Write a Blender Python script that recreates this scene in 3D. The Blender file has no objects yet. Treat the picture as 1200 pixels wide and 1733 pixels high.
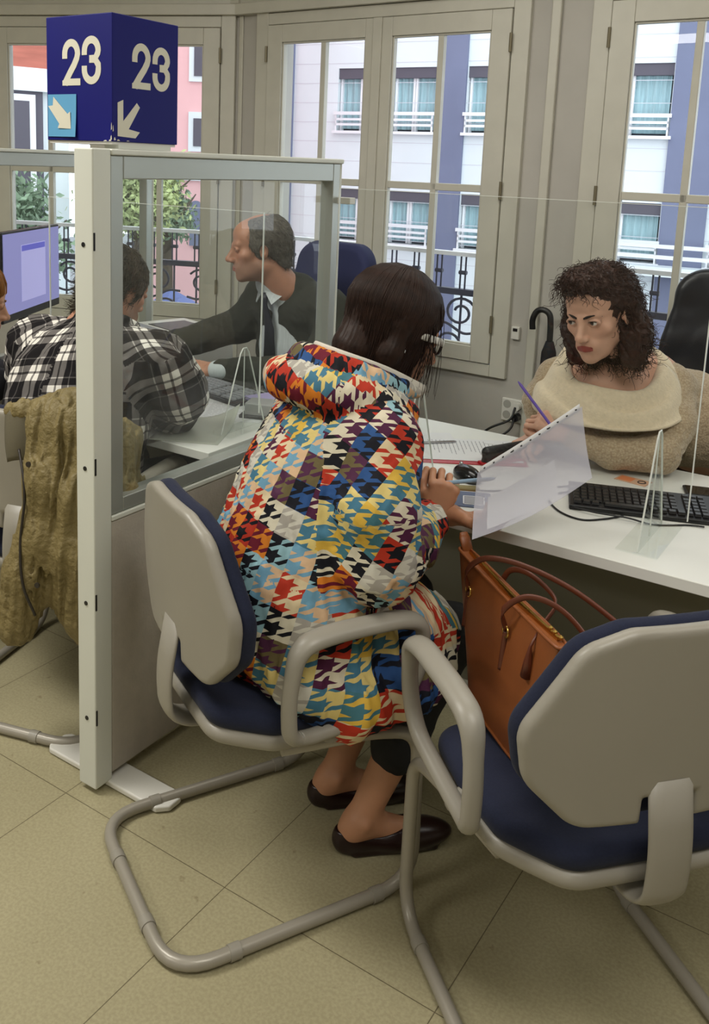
import bpy, math, random
import numpy as np
from mathutils import Vector, Matrix
random.seed(7); rng = np.random.default_rng(7)
PI = math.pi
SC = bpy.context.scene
COL = SC.collection
# ------------------------------------------------------------------ camera
cam_d = bpy.data.cameras.new('camera'); cam_o = bpy.data.objects.new('camera', cam_d); COL.objects.link(cam_o)
SC.camera = cam_o
YAW, PIT, ROL = math.radians(-33.76), math.radians(9.95), math.radians(2.10)
fw = Vector((math.sin(YAW)*math.cos(PIT), math.cos(YAW)*math.cos(PIT), -math.sin(PIT)))
rt = Vector((math.cos(YAW), -math.sin(YAW), 0)); up = rt.cross(fw)
r2 = rt*math.cos(ROL)+up*math.sin(ROL); u2 = -rt*math.sin(ROL)+up*math.cos(ROL)
M = Matrix((r2, u2, -fw)).transposed().to_4x4(); M.translation = Vector((0, 0, 1.55))
cam_o.matrix_world = M
cam_d.sensor_fit = 'VERTICAL'; cam_d.sensor_height = 24.0
cam_d.lens = 1559.6/1733*24.0
cam_d.shift_x = (600-534.9)/1733; cam_d.shift_y = -(866.5-551.3)/1733
cam_d.clip_start = 0.05; cam_d.clip_end = 200
# ------------------------------------------------------------------ world, lamps, exposure
SC.view_settings.view_transform = 'Standard'; SC.view_settings.look = 'None'
SC.view_settings.gamma = 1.0; SC.view_settings.exposure = 0.0
SC.view_settings.use_curve_mapping = False
SC.cycles.transparent_max_bounces = 24
wd = bpy.data.worlds.new('overcast_sky'); SC.world = wd; wd.use_nodes = True
wd.node_tree.nodes['Background'].inputs[0].default_value = (0.88, 0.95, 1.0, 1)
wd.node_tree.nodes['Background'].inputs[1].default_value = 2.5
def area(name, loc, size, power, color, rot=(0, 0, 0)):
    l = bpy.data.lights.new(name, 'AREA'); l.shape = 'RECTANGLE'; l.size, l.size_y = size
    l.energy = power; l.color = color
    o = bpy.data.objects.new(name, l); o.location = loc; o.rotation_euler = rot; COL.objects.link(o)
    return o
LAMPW = (1.0, 0.97, 0.90)
for i, (x, y) in enumerate(((-2.6, 0.6), (0.3, 0.6), (-2.6, -1.9), (0.3, -1.9), (-1.2, 2.5), (1.2, 2.3))):
    area('ceiling_light', (x, y, 2.83), (1.2, 0.6), (12.5, 6.5, 9.5, 4, 2.8, 2.4)[i]*4.4, LAMPW)
# ------------------------------------------------------------------ colour and materials
def lin(c):
    return tuple(((v/255)/12.92 if v/255 <= 0.04045 else ((v/255+0.055)/1.055)**2.4) for v in c)
class N:
    """small node helper"""
    def __init__(s, name):
        s.m = bpy.data.materials.new(name); s.m.use_nodes = True; s.t = s.m.node_tree
        s.b = s.t.nodes['Principled BSDF']; s.out = s.t.nodes['Material Output']
    def n(s, typ, **kw):
        nd = s.t.nodes.new(typ)
        for k, v in kw.items():
            if k.startswith('i_'):
                key = k[2:]; key = int(key) if key.isdigit() else key.replace('_', ' ')
                s.set(nd.inputs[key], v)
            else: setattr(nd, k, v)
        return nd
    def set(s, inp, v):
        if isinstance(v, bpy.types.NodeSocket): s.t.links.new(v, inp)
        elif isinstance(v, bpy.types.Node): s.t.links.new(v.outputs[0], inp)
        else:
            if hasattr(inp.default_value, '__len__') and not hasattr(v, '__len__'): v = (v,)*len(inp.default_value)
            if hasattr(inp.default_value, '__len__') and len(inp.default_value) == 4 and len(v) == 3: v = (*v, 1)
            inp.default_value = v
    def math(s, op, a, b=0.0, c=0.0):
        nd = s.n('ShaderNodeMath', operation=op); s.set(nd.inputs[0], a); s.set(nd.inputs[1], b)
        if len(nd.inputs) > 2: s.set(nd.inputs[2], c)
        return nd.outputs[0]
    def mix(s, f, a, b):
        nd = s.n('ShaderNodeMix', data_type='RGBA'); s.set(nd.inputs[0], f); s.set(nd.inputs[6], a); s.set(nd.inputs[7], b)
        return nd.outputs[2]
    def bump(s, h, strength=0.3, dist=0.002):
        nd = s.n('ShaderNodeBump'); nd.inputs['Strength'].default_value = strength; nd.inputs['Distance'].default_value = dist
        s.set(nd.inputs['Height'], h); s.set(s.b.inputs['Normal'], nd.outputs[0])
def mat(name, col, rough=0.5, metal=0.0, noise=0.0, nscale=40, bump=0.0, bscale=300, bdist=0.001, spec=0.5, sheen=0.0, coat=0.0, emit=None, estr=1.0, stretch=None, srgb=True):
    a = N(name); c = lin(col) if srgb else col
    a.b.inputs['Roughness'].default_value = rough; a.b.inputs['Metallic'].default_value = metal
    a.b.inputs['Specular IOR Level'].default_value = spec
    if sheen: a.b.inputs['Sheen Weight'].default_value = sheen
    if coat: a.b.inputs['Coat Weight'].default_value = coat
    tc = a.n('ShaderNodeTexCoord')
    vec = tc.outputs['Object']
    if stretch:
        mp = a.n('ShaderNodeMapping'); mp.inputs['Scale'].default_value = stretch; a.set(mp.inputs[0], vec); vec = mp.outputs[0]
    if noise:
        nz = a.n('ShaderNodeTexNoise', i_Scale=nscale, i_Detail=4.0); a.set(nz.inputs['Vector'], vec)
        lo = tuple(max(0, v*(1-noise)) for v in c); hi = tuple(min(1, v*(1+noise)) for v in c)
        rp = a.n('ShaderNodeMapRange', i_From_Min=0.3, i_From_Max=0.7); a.set(rp.inputs['Value'], nz.outputs['Fac'])
        a.set(a.b.inputs['Base Color'], a.mix(rp.outputs[0], lo, hi))
    else: a.b.inputs['Base Color'].default_value = (*c, 1)
    if bump:
        nz = a.n('ShaderNodeTexNoise', i_Scale=bscale, i_Detail=3.0); a.set(nz.inputs['Vector'], vec)
        a.bump(nz.outputs['Fac'], bump, bdist)
    if emit:
        a.b.inputs['Emission Color'].default_value = (*lin(emit), 1); a.b.inputs['Emission Strength'].default_value = estr
    return a.m
def glass(name, tint=(1, 1, 1), gloss=0.05, rough=0.0, haze=0.0):
    a = N(name); t = a.n('ShaderNodeBsdfTransparent'); t.inputs[0].default_value = (*tint, 1)
    g = a.n('ShaderNodeBsdfGlossy'); g.inputs['Roughness'].default_value = rough
    fr = a.n('ShaderNodeFresnel'); fr.inputs[0].default_value = 1.45
    geo = a.n('ShaderNodeNewGeometry')
    f = a.math('MULTIPLY', a.math('MINIMUM', a.math('MULTIPLY', fr.outputs[0], gloss*20), 0.30), a.math('SUBTRACT', 1.0, geo.outputs['Backfacing']))
    mx = a.n('ShaderNodeMixShader'); a.set(mx.inputs[0], f); a.set(mx.inputs[1], t.outputs[0]); a.set(mx.inputs[2], g.outputs[0])
    last = mx.outputs[0]
    if haze:
        d = a.n('ShaderNodeBsdfDiffuse'); d.inputs[0].default_value = (.8, .82, .8, 1)
        m2 = a.n('ShaderNodeMixShader'); m2.inputs[0].default_value = haze; a.set(m2.inputs[1], last); a.set(m2.inputs[2], d.outputs[0]); last = m2.outputs[0]
    a.set(a.out.inputs[0], last); a.t.nodes.remove(a.b)
    return a.m
# ------------------------------------------------------------------ mesh helpers
def tag(o, label=None, cat=None, group=None, kind=None):
    if label: o['label'] = label
    if cat: o['category'] = cat
    if group: o['group'] = group
    if kind: o['kind'] = kind
    return o
def empty(name, loc, rz=0.0, label=None, cat=None, group=None):
    o = bpy.data.objects.new(name, None); COL.objects.link(o); o.location = loc; o.rotation_euler = (0, 0, rz); o.empty_display_size = 0.1
    return tag(o, label, cat, group)
def link_mesh(name, me, m, parent=None, smooth=False, shift=None):
    o = bpy.data.objects.new(name, me); COL.objects.link(o)
    if m is not None:
        for q in (m if isinstance(m, (list, tuple)) else [m]): me.materials.append(q)
    if parent is not None: o.parent = parent
    if smooth: me.polygons.foreach_set('use_smooth', np.ones(len(me.polygons), bool))
    if shift is not None: me.transform(Matrix.Translation(Vector(shift)))
    return o
class MB:
    def __init__(s): s.v = []; s.f = []; s.mi = []; s.k = 0
    def add(s, vs, fs):
        n = len(s.v); s.v += [tuple(p) for p in vs]; s.f += [tuple(i+n for i in f) for f in fs]; s.mi += [s.k]*len(fs); return s
    def box(s, a, b, R=None, o=None):
        x0, y0, z0 = a; x1, y1, z1 = b
        vs = [(x0, y0, z0), (x1, y0, z0), (x1, y1, z0), (x0, y1, z0), (x0, y0, z1), (x1, y0, z1), (x1, y1, z1), (x0, y1, z1)]
        if R is not None: vs = [tuple(R @ Vector(p)) for p in vs]
        if o is not None: vs = [tuple(Vector(p)+Vector(o)) for p in vs]
        return s.add(vs, [(0, 3, 2, 1), (4, 5, 6, 7), (0, 1, 5, 4), (1, 2, 6, 5), (2, 3, 7, 6), (3, 0, 4, 7)])
    def prism(s, poly, fn, h0, h1):
        """poly 2D outline, fn(u, v, h) -> point"""
        n = len(poly)
        vs = [fn(u, v, h0) for u, v in poly]+[fn(u, v, h1) for u, v in poly]
        fs = [tuple(range(n-1, -1, -1)), tuple(range(n, 2*n))]+[(i, (i+1) % n, n+(i+1) % n, n+i) for i in range(n)]
        return s.add(vs, fs)
    def tube(s, pts, r, closed=False, seg=10, ry=None, upv=None, cap=True):
        P = np.array(pts, float); n = len(P)
        if closed: T = np.roll(P, -1, 0)-np.roll(P, 1, 0)
        else:
            T = np.empty_like(P); T[1:-1] = P[2:]-P[:-2]; T[0] = P[1]-P[0]; T[-1] = P[-1]-P[-2]
        T /= np.linalg.norm(T, axis=1)[:, None]+1e-12
        rr = np.broadcast_to(np.array(r, float), (n,)); rv = rr if ry is None else np.broadcast_to(np.array(ry, float), (n,))
        if upv is None:
            a = np.array([0, 0, 1.]) if abs(T[0][2]) < .9 else np.array([1., 0, 0])
            u = np.cross(T[0], a); u /= np.linalg.norm(u); U = [u]
            for i in range(1, n):
                u = u-T[i]*(u@T[i]); u /= np.linalg.norm(u)+1e-12; U.append(u)
            U = np.array(U)
        else:
            U = np.cross(np.broadcast_to(np.array(upv, float), P.shape), T); U /= np.linalg.norm(U, axis=1)[:, None]+1e-12
        V = np.cross(T, U)
        a = np.linspace(0, 2*PI, seg, endpoint=False)
        vs = (P[:, None]+U[:, None]*(np.cos(a)[None, :, None]*rr[:, None, None])+V[:, None]*(np.sin(a)[None, :, None]*rv[:, None, None])).reshape(-1, 3)
        fs = []
        m = n if closed else n-1
        for i in range(m):
            j = (i+1) % n
            for k in range(seg):
                l = (k+1) % seg; fs.append((i*seg+k, i*seg+l, j*seg+l, j*seg+k))
        if cap and not closed: fs += [tuple(range(seg-1, -1, -1)), tuple((n-1)*seg+k for k in range(seg))]
        return s.add(vs.tolist(), fs)
    def lathe(s, prof, c=(0, 0, 0), seg=24):
        vs = []; n = len(prof)
        for r, z in prof:
            for k in range(seg):
                a = 2*PI*k/seg; vs.append((c[0]+r*math.cos(a), c[1]+r*math.sin(a), c[2]+z))
        fs = [(i*seg+k, i*seg+(k+1) % seg, (i+1)*seg+(k+1) % seg, (i+1)*seg+k) for i in range(n-1) for k in range(seg)]
        fs += [tuple(range(seg-1, -1, -1)), tuple((n-1)*seg+k for k in range(seg))]
        return s.add(vs, fs)
    def grid(s, fn, nu, nv):
        vs = [fn(i/nu, j/nv) for j in range(nv+1) for i in range(nu+1)]
        fs = [(j*(nu+1)+i, j*(nu+1)+i+1, (j+1)*(nu+1)+i+1, (j+1)*(nu+1)+i) for j in range(nv) for i in range(nu)]
        return s.add(vs, fs)
    def build(s, name, m, parent=None, smooth=False, bevel=0.0, bseg=2, shift=None, solid=0.0, auto=None, sub=0):
        me = bpy.data.meshes.new(name); me.from_pydata(s.v, [], s.f); me.update()
        o = link_mesh(name, me, m, parent, smooth, shift)
        if isinstance(m, (list, tuple)): me.polygons.foreach_set('material_index', s.mi)
        if solid:
            q = o.modifiers.new('solid', 'SOLIDIFY'); q.thickness = solid; q.offset = 0
        if bevel:
            q = o.modifiers.new('bevel', 'BEVEL'); q.width = bevel; q.segments = bseg; q.limit_method = 'ANGLE'
            me.polygons.foreach_set('use_smooth', np.ones(len(me.polygons), bool)); q.harden_normals = True
        if sub:
            q = o.modifiers.new('sub', 'SUBSURF'); q.levels = sub; q.render_levels = sub
        if auto is not None:
            me.polygons.foreach_set('use_smooth', np.ones(len(me.polygons), bool)); me.set_sharp_from_angle(angle=math.radians(auto))
        return o
def fillet(pts, rad, n=6, closed=False):
    P = [Vector(p) for p in pts]; out = []; N_ = len(P)
    for i, p in enumerate(P):
        if not closed and i in (0, N_-1): out.append(tuple(p)); continue
        a = P[(i-1) % N_]-p; b = P[(i+1) % N_]-p; r = rad[i] if isinstance(rad, (list, tuple)) else rad
        r = min(r, a.length*.49, b.length*.49); a.normalize(); b.normalize()
        p0 = p+a*r; p1 = p+b*r
        for k in range(n+1):
            t = k/n; out.append(tuple(p0*(1-t)**2+p*2*t*(1-t)+p1*t*t))
    return out
def spline(pts, n=8, closed=False):
    P = np.array(pts, float); m = len(P); out = []
    rngi = range(m) if closed else range(m-1)
    for i in rngi:
        if closed: p0, p1, p2, p3 = P[(i-1) % m], P[i], P[(i+1) % m], P[(i+2) % m]
        else: p1, p2 = P[i], P[i+1]; p0 = P[i-1] if i else 2*p1-p2; p3 = P[i+2] if i+2 < m else 2*p2-p1
        for k in range(n):
            t = k/n; out.append(.5*((2*p1)+(-p0+p2)*t+(2*p0-5*p1+4*p2-p3)*t*t+(-p0+3*p1-3*p2+p3)*t**3))
    if not closed: out.append(P[-1])
    return np.array(out)
def children(o): return [c for c in bpy.data.objects if c.parent == o]
def copy_tree(o, parent=None):
    kids = children(o); c = o.copy(); COL.objects.link(c); c.parent = parent
    for ch in kids: copy_tree(ch, c)
    return c
# ------------------------------------------------------------------ signed-distance sculpting
def rotm(rx=0, ry=0, rz=0):
    return np.array(Matrix.Rotation(rz, 3, 'Z') @ Matrix.Rotation(ry, 3, 'Y') @ Matrix.Rotation(rx, 3, 'X'))
class Sdf:
    def __init__(s, lo, hi, res):
        s.lo = np.array(lo, float); s.res = res
        s.n = np.ceil((np.array(hi)-s.lo)/res).astype(int)+1
        s.d = np.full(s.n, 0.2, np.float32)
    def sub(s, lo, hi):
        a = np.clip(np.floor((np.array(lo)-s.lo)/s.res).astype(int), 0, s.n); b = np.clip(np.ceil((np.array(hi)-s.lo)/s.res).astype(int)+1, 0, s.n)
        if (b <= a).any(): return None
        sl = tuple(slice(a[i], b[i]) for i in range(3))
        ax = [(s.lo[i]+np.arange(a[i], b[i])*s.res).astype(np.float32) for i in range(3)]
        return sl, np.meshgrid(*ax, indexing='ij', sparse=True)
    def comb(s, lo, hi, fn, k, mode):
        q = s.sub(np.array(lo)-k-3*s.res, np.array(hi)+k+3*s.res)
        if q is None: return
        sl, (X, Y, Z) = q; d = fn(X, Y, Z); a = s.d[sl]
        if mode == '-': d = -d; h = np.maximum(k-np.abs(a-d), 0)/max(k, 1e-6); s.d[sl] = np.maximum(a, d)+h*h*k/4
        elif mode == '&': h = np.maximum(k-np.abs(a-d), 0)/max(k, 1e-6); s.d[sl] = np.maximum(a, d)+h*h*k/4
        else: h = np.maximum(k-np.abs(a-d), 0)/max(k, 1e-6); s.d[sl] = np.minimum(a, d)-h*h*k/4
    def ell(s, c, r, R=None, k=0.01, mode='+'):
        c = np.array(c, float); r = np.broadcast_to(np.array(r, float), (3,)); m = r.max()
        def fn(X, Y, Z):
            x, y, z = X-c[0], Y-c[1], Z-c[2]
            if R is not None:
                x, y, z = (R[0, 0]*x+R[1, 0]*y+R[2, 0]*z), (R[0, 1]*x+R[1, 1]*y+R[2, 1]*z), (R[0, 2]*x+R[1, 2]*y+R[2, 2]*z)
            k0 = np.sqrt((x/r[0])**2+(y/r[1])**2+(z/r[2])**2); k1 = np.sqrt((x/r[0]**2)**2+(y/r[1]**2)**2+(z/r[2]**2)**2)
            return k0*(k0-1)/np.maximum(k1, 1e-6)
        s.comb(c-m, c+m, fn, k, mode); return s
    def cap(s, a, b, ra, rb=None, k=0.01, mode='+', flat=None):
        a = np.array(a, float); b = np.array(b, float); rb = ra if rb is None else rb; ab = b-a; L = max(ab@ab, 1e-9)
        def fn(X, Y, Z):
            x, y, z = X-a[0], Y-a[1], Z-a[2]
            t = np.clip((x*ab[0]+y*ab[1]+z*ab[2])/L, 0, 1)
            dx, dy, dz = x-t*ab[0], y-t*ab[1], z-t*ab[2]
            if flat is not None:
                nv, f = flat; q = dx*nv[0]+dy*nv[1]+dz*nv[2]; g = (1/f-1)
                dx, dy, dz = dx+q*g*nv[0], dy+q*g*nv[1], dz+q*g*nv[2]
            return np.sqrt(dx*dx+dy*dy+dz*dz)-(ra+(rb-ra)*t)
        m = max(ra, rb); s.comb(np.minimum(a, b)-m, np.maximum(a, b)+m, fn, k, mode); return s
    def chain(s, pts, rs, k=0.01, mode='+', flat=None):
        for i in range(len(pts)-1): s.cap(pts[i], pts[i+1], rs[i], rs[i+1], k, mode, flat)
        return s
    def box(s, c, h, R=None, r=0.0, k=0.001, mode='+'):
        c = np.array(c, float); h = np.array(h, float); m = np.linalg.norm(h)
        def fn(X, Y, Z):
            x, y, z = X-c[0], Y-c[1], Z-c[2]
            if R is not None:
                x, y, z = (R[0, 0]*x+R[1, 0]*y+R[2, 0]*z), (R[0, 1]*x+R[1, 1]*y+R[2, 1]*z), (R[0, 2]*x+R[1, 2]*y+R[2, 2]*z)
            qx, qy, qz = np.abs(x)-h[0]+r, np.abs(y)-h[1]+r, np.abs(z)-h[2]+r
            return np.sqrt(np.maximum(qx, 0)**2+np.maximum(qy, 0)**2+np.maximum(qz, 0)**2)+np.minimum(np.maximum(qx, np.maximum(qy, qz)), 0)-r
        s.comb(c-m, c+m, fn, k, mode); return s
    def plane(s, p, n, k=0.001):
        """keep the side the normal points away from"""
        n = np.array(n, float); n /= np.linalg.norm(n); p = np.array(p, float)
        s.comb(s.lo, s.lo+s.n*s.res, lambda X, Y, Z: (X-p[0])*n[0]+(Y-p[1])*n[1]+(Z-p[2])*n[2], k, '&'); return s
    def disp(s, fn):
        q = s.sub(s.lo, s.lo+s.n*s.res); sl, (X, Y, Z) = q; s.d[sl] += fn(X, Y, Z).astype(np.float32); return s
    def mesh(s, smooth=2):
        d = np.pad(s.d, 1, constant_values=0.2); lo = s.lo-s.res; n = d.shape; ins = d < 0
        c = [ins[i:n[0]-1+i, j:n[1]-1+j, k:n[2]-1+k] for i in (0, 1) for j in (0, 1) for k in (0, 1)]
        cnt = sum(q.astype(np.int8) for q in c); act = (cnt > 0) & (cnt < 8)
        idx = np.full(act.shape, -1, np.int64); I = np.argwhere(act); idx[act] = np.arange(len(I))
        corners = np.array([(i, j, k) for i in (0, 1) for j in (0, 1) for k in (0, 1)])
        D = np.stack([d[I[:, 0]+a, I[:, 1]+b, I[:, 2]+e] for a, b, e in corners], 1)
        S = np.zeros((len(I), 3)); C = np.zeros(len(I))
        for p in range(8):
            for q in range(p+1, 8):
                if np.abs(corners[p]-corners[q]).sum() == 1:
                    dp, dq = D[:, p], D[:, q]; m = (dp < 0) != (dq < 0)
                    t = np.where(m, dp/np.where(m, dp-dq, 1), 0)
                    pt = corners[p]+t[:, None]*(corners[q]-corners[p]); S[m] += pt[m]; C[m] += 1
        V = lo+(I+S/C[:, None])*s.res
        F = []
        for ax in range(3):
            o = [1, 2, 0][ax], [2, 0, 1][ax]
            sl0 = [slice(None)]*3; sl1 = [slice(None)]*3; sl0[ax] = slice(0, -1); sl1[ax] = slice(1, None)
            a, b = ins[tuple(sl0)], ins[tuple(sl1)]; e = np.argwhere(a != b); sg = a[tuple(e.T)]
            e1 = e.copy(); e1[:, o[0]] -= 1; e2 = e1.copy(); e2[:, o[1]] -= 1; e3 = e.copy(); e3[:, o[1]] -= 1
            q = np.stack([idx[tuple(x.T)] for x in (e, e1, e2, e3)], 1)
            q[~sg] = q[~sg][:, ::-1]; F.append(q)
        F = np.concatenate(F); F = F[(F >= 0).all(1)]
        if smooth:
            E = np.concatenate([F[:, [0, 1]], F[:, [1, 2]], F[:, [2, 3]], F[:, [3, 0]]]); E = np.concatenate([E, E[:, ::-1]])
            deg = np.bincount(E[:, 0], minlength=len(V))[:, None]
            for it in range(smooth):
                for lam in (0.5, -0.45):
                    A = np.stack([np.bincount(E[:, 0], V[E[:, 1], i], minlength=len(V)) for i in range(3)], 1)/np.maximum(deg, 1)
                    V = V+lam*(A-V)
        return V, F
def np_mesh(name, V, F):
    me = bpy.data.meshes.new(name); me.vertices.add(len(V)); me.vertices.foreach_set('co', np.ascontiguousarray(V, dtype=np.float32).ravel())
    k = F.shape[1]; me.loops.add(len(F)*k); me.polygons.add(len(F))
    me.loops.foreach_set('vertex_index', F.ravel().astype(np.int32))
    me.polygons.foreach_set('loop_start', np.arange(0, len(F)*k, k, dtype=np.int32))
    me.polygons.foreach_set('loop_total', np.full(len(F), k, dtype=np.int32))
    me.update(calc_edges=True); me.polygons.foreach_set('use_smooth', np.ones(len(F), bool)); return me
def sdf_obj(name, sd, m, parent=None, smooth=2, org=(0, 0, 0), T=None):
    V, F = sd.mesh(smooth)
    if T is not None: V = V @ np.array(T[0]).T+np.array(T[1])
    return link_mesh(name, np_mesh(name, V-np.array(org), F), m, parent)
def np_noise(X, Y, Z, seed=0, f=1.0):
    r = np.random.default_rng(seed); o = 0
    for i in range(5):
        w = r.normal(size=3)*f*(1+.5*i); o = o+np.sin(X*w[0]+Y*w[1]+Z*w[2]+r.uniform(0, 6.28)+1.3*np.sin(X*w[1]*.7-Z*w[0]*.6+Y*w[2]*.5))/(1+.4*i)
    return o/2.5
def sd_poly(px, pz, poly):
    v = poly; d = (px-v[0][0])**2+(pz-v[0][1])**2; sg = np.ones(np.broadcast(px, pz).shape); j = len(v)-1
    for i in range(len(v)):
        ex, ez = v[j][0]-v[i][0], v[j][1]-v[i][1]; wx, wz = px-v[i][0], pz-v[i][1]
        t = np.clip((wx*ex+wz*ez)/(ex*ex+ez*ez), 0, 1); bx, bz = wx-ex*t, wz-ez*t; d = np.minimum(d, bx*bx+bz*bz)
        c1 = pz >= v[i][1]; c2 = pz < v[j][1]; c3 = ex*wz > ez*wx
        sg = np.where((c1 & c2 & c3) | (~c1 & ~c2 & ~c3), -sg, sg); j = i
    return sg*np.sqrt(d)
# ------------------------------------------------------------------ materials of the place
m_wall = mat('wall_paint', (184, 180, 172), 0.6, noise=0.04, nscale=6, bump=0.12, bscale=60, bdist=0.001)
m_ceil = mat('ceiling_paint', (225, 222, 212), 0.8)
m_wood = mat('window_paint', (202, 199, 186), 0.38, noise=0.04, nscale=9, bump=0.1, bscale=40, bdist=0.001)
m_line = mat('frame_gap', (92, 84, 66), 0.8)
m_glass = glass('window_glass', (0.97, 0.98, 0.99), 0.05)
m_brass = mat('aged_hinge', (128, 120, 98), 0.45, metal=0.4)
m_iron = mat('balcony_iron', (62, 62, 78), 0.5)
m_white = mat('white_plastic', (222, 220, 212), 0.4)
m_black = mat('black_plastic', (24, 24, 26), 0.4)
def floor_mat():
    a = N('linoleum_tiles'); tc = a.n('ShaderNodeTexCoord'); sep = a.n('ShaderNodeSeparateXYZ'); a.set(sep.inputs[0], tc.outputs['Object'])
    def lines(v, off, sp):
        q = a.math('DIVIDE', a.math('ADD', v, off), sp); fr = a.math('FRACT', q)
        dd = a.math('MULTIPLY', a.math('ABSOLUTE', a.math('SUBTRACT', fr, 0.5)), sp)
        return a.math('GREATER_THAN', dd, sp/2-0.0011)
    lx = lines(sep.outputs[0], 10*.507+1.610, .507); ly = lines(sep.outputs[1], 10*.5-1.374, .5)
    ln = a.math('MAXIMUM', lx, ly)
    n1 = a.n('ShaderNodeTexNoise', i_Scale=3.0, i_Detail=4.0); n2 = a.n('ShaderNodeTexNoise', i_Scale=150.0, i_Detail=3.0); n3 = a.n('ShaderNodeTexNoise', i_Scale=34.0, i_Detail=6.0)
    for q in (n1, n2, n3): a.set(q.inputs['Vector'], tc.outputs['Object'])
    base = a.mix(n1.outputs['Fac'], lin((160, 152, 120)), lin((178, 170, 138)))
    r2_ = a.n('ShaderNodeMapRange', i_From_Min=.38, i_From_Max=.62); a.set(r2_.inputs['Value'], n2.outputs['Fac'])
    base = a.mix(r2_.outputs[0], a.mix(0.2, base, (0.12, .09, .05)), base)
    r3_ = a.n('ShaderNodeMapRange', i_From_Min=.68, i_From_Max=.75, i_To_Max=0.5); a.set(r3_.inputs['Value'], n3.outputs['Fac'])
    base = a.mix(r3_.outputs[0], base, lin((115, 100, 72)))
    base = a.mix(a.math('MULTIPLY', ln, 0.75), base, lin((70, 58, 38)))
    a.set(a.b.inputs['Base Color'], base); a.b.inputs['Roughness'].default_value = 0.36; a.b.inputs['Specular IOR Level'].default_value = 0.45
    a.bump(n3.outputs['Fac'], 0.08, 0.001)
    return a.m
m_floor = floor_mat()
WD = Vector((1, -0.0293, 0)).normalized()              # direction of the window wall
def WP(s, z, o=0.0):                                   # s = world x along the wall, o = outwards
    y = 3.70-0.0293*(s+1.6); n = Vector((0.0293, 1, 0)).normalized(); return Vector((s, y, z))+n*o
LD = Vector((-.933, -.36, 0)).normalized(); LN = Vector((-.36, .933, 0)).normalized()
def LP(s, z, o=0.0): return Vector((-3.03, 3.742, 0))+LD*s+LN*o+Vector((0, 0, z))
def wbox(mb, F, s0, s1, z0, z1, o0, o1):
    c = [F(s0, z0, o0), F(s1, z0, o0), F(s1, z0, o1), F(s0, z0, o1), F(s0, z1, o0), F(s1, z1, o0), F(s1, z1, o1), F(s0, z1, o1)]
    mb.add(c, [(0, 3, 2, 1), (4, 5, 6, 7), (0, 1, 5, 4), (1, 2, 6, 5), (2, 3, 7, 6), (3, 0, 4, 7)])
def struct(o): o['kind'] = 'structure'; return o
# floor and ceiling follow the bay
poly = [(3.6, -4.2), (3.6, 3.75), tuple(WP(3.6, 0, .3)[:2]), tuple(WP(-3.03, 0, .3)[:2]), tuple(LP(3.2, 0, .3)[:2]), (-6.2, -4.2)]
mb = MB(); mb.prism([(3.6, -4.2), tuple(WP(3.6, 0, .2)[:2]), tuple(WP(-3.06, 0, .2)[:2]), tuple(LP(3.2, 0, .2)[:2]), (-6.2, -4.2)], lambda u, v, h: (u, v, h), -0.1, 0)
struct(mb.build('floor', m_floor))
mb = MB(); mb.prism([(3.6, -4.2), tuple(WP(3.6, 0, .2)[:2]), tuple(WP(-3.06, 0, .2)[:2]), tuple(LP(3.2, 0, .2)[:2]), (-6.2, -4.2)], lambda u, v, h: (u, v, h), 2.9, 3.0)
struct(mb.build('ceiling', m_ceil))
mb = MB(); mb.box((3.6, -4.2, 0), (3.7, 3.8, 2.9)); struct(mb.build('wall_right', m_wall))
mb = MB(); mb.box((-6.2, -4.3, 0), (3.7, -4.2, 2.9)); struct(mb.build('wall_front', m_wall))
mb = MB(); mb.box((-6.3, -4.2, 0), (-6.2, 2.5, 2.9)); struct(mb.build('wall_left', m_wall))
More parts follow.
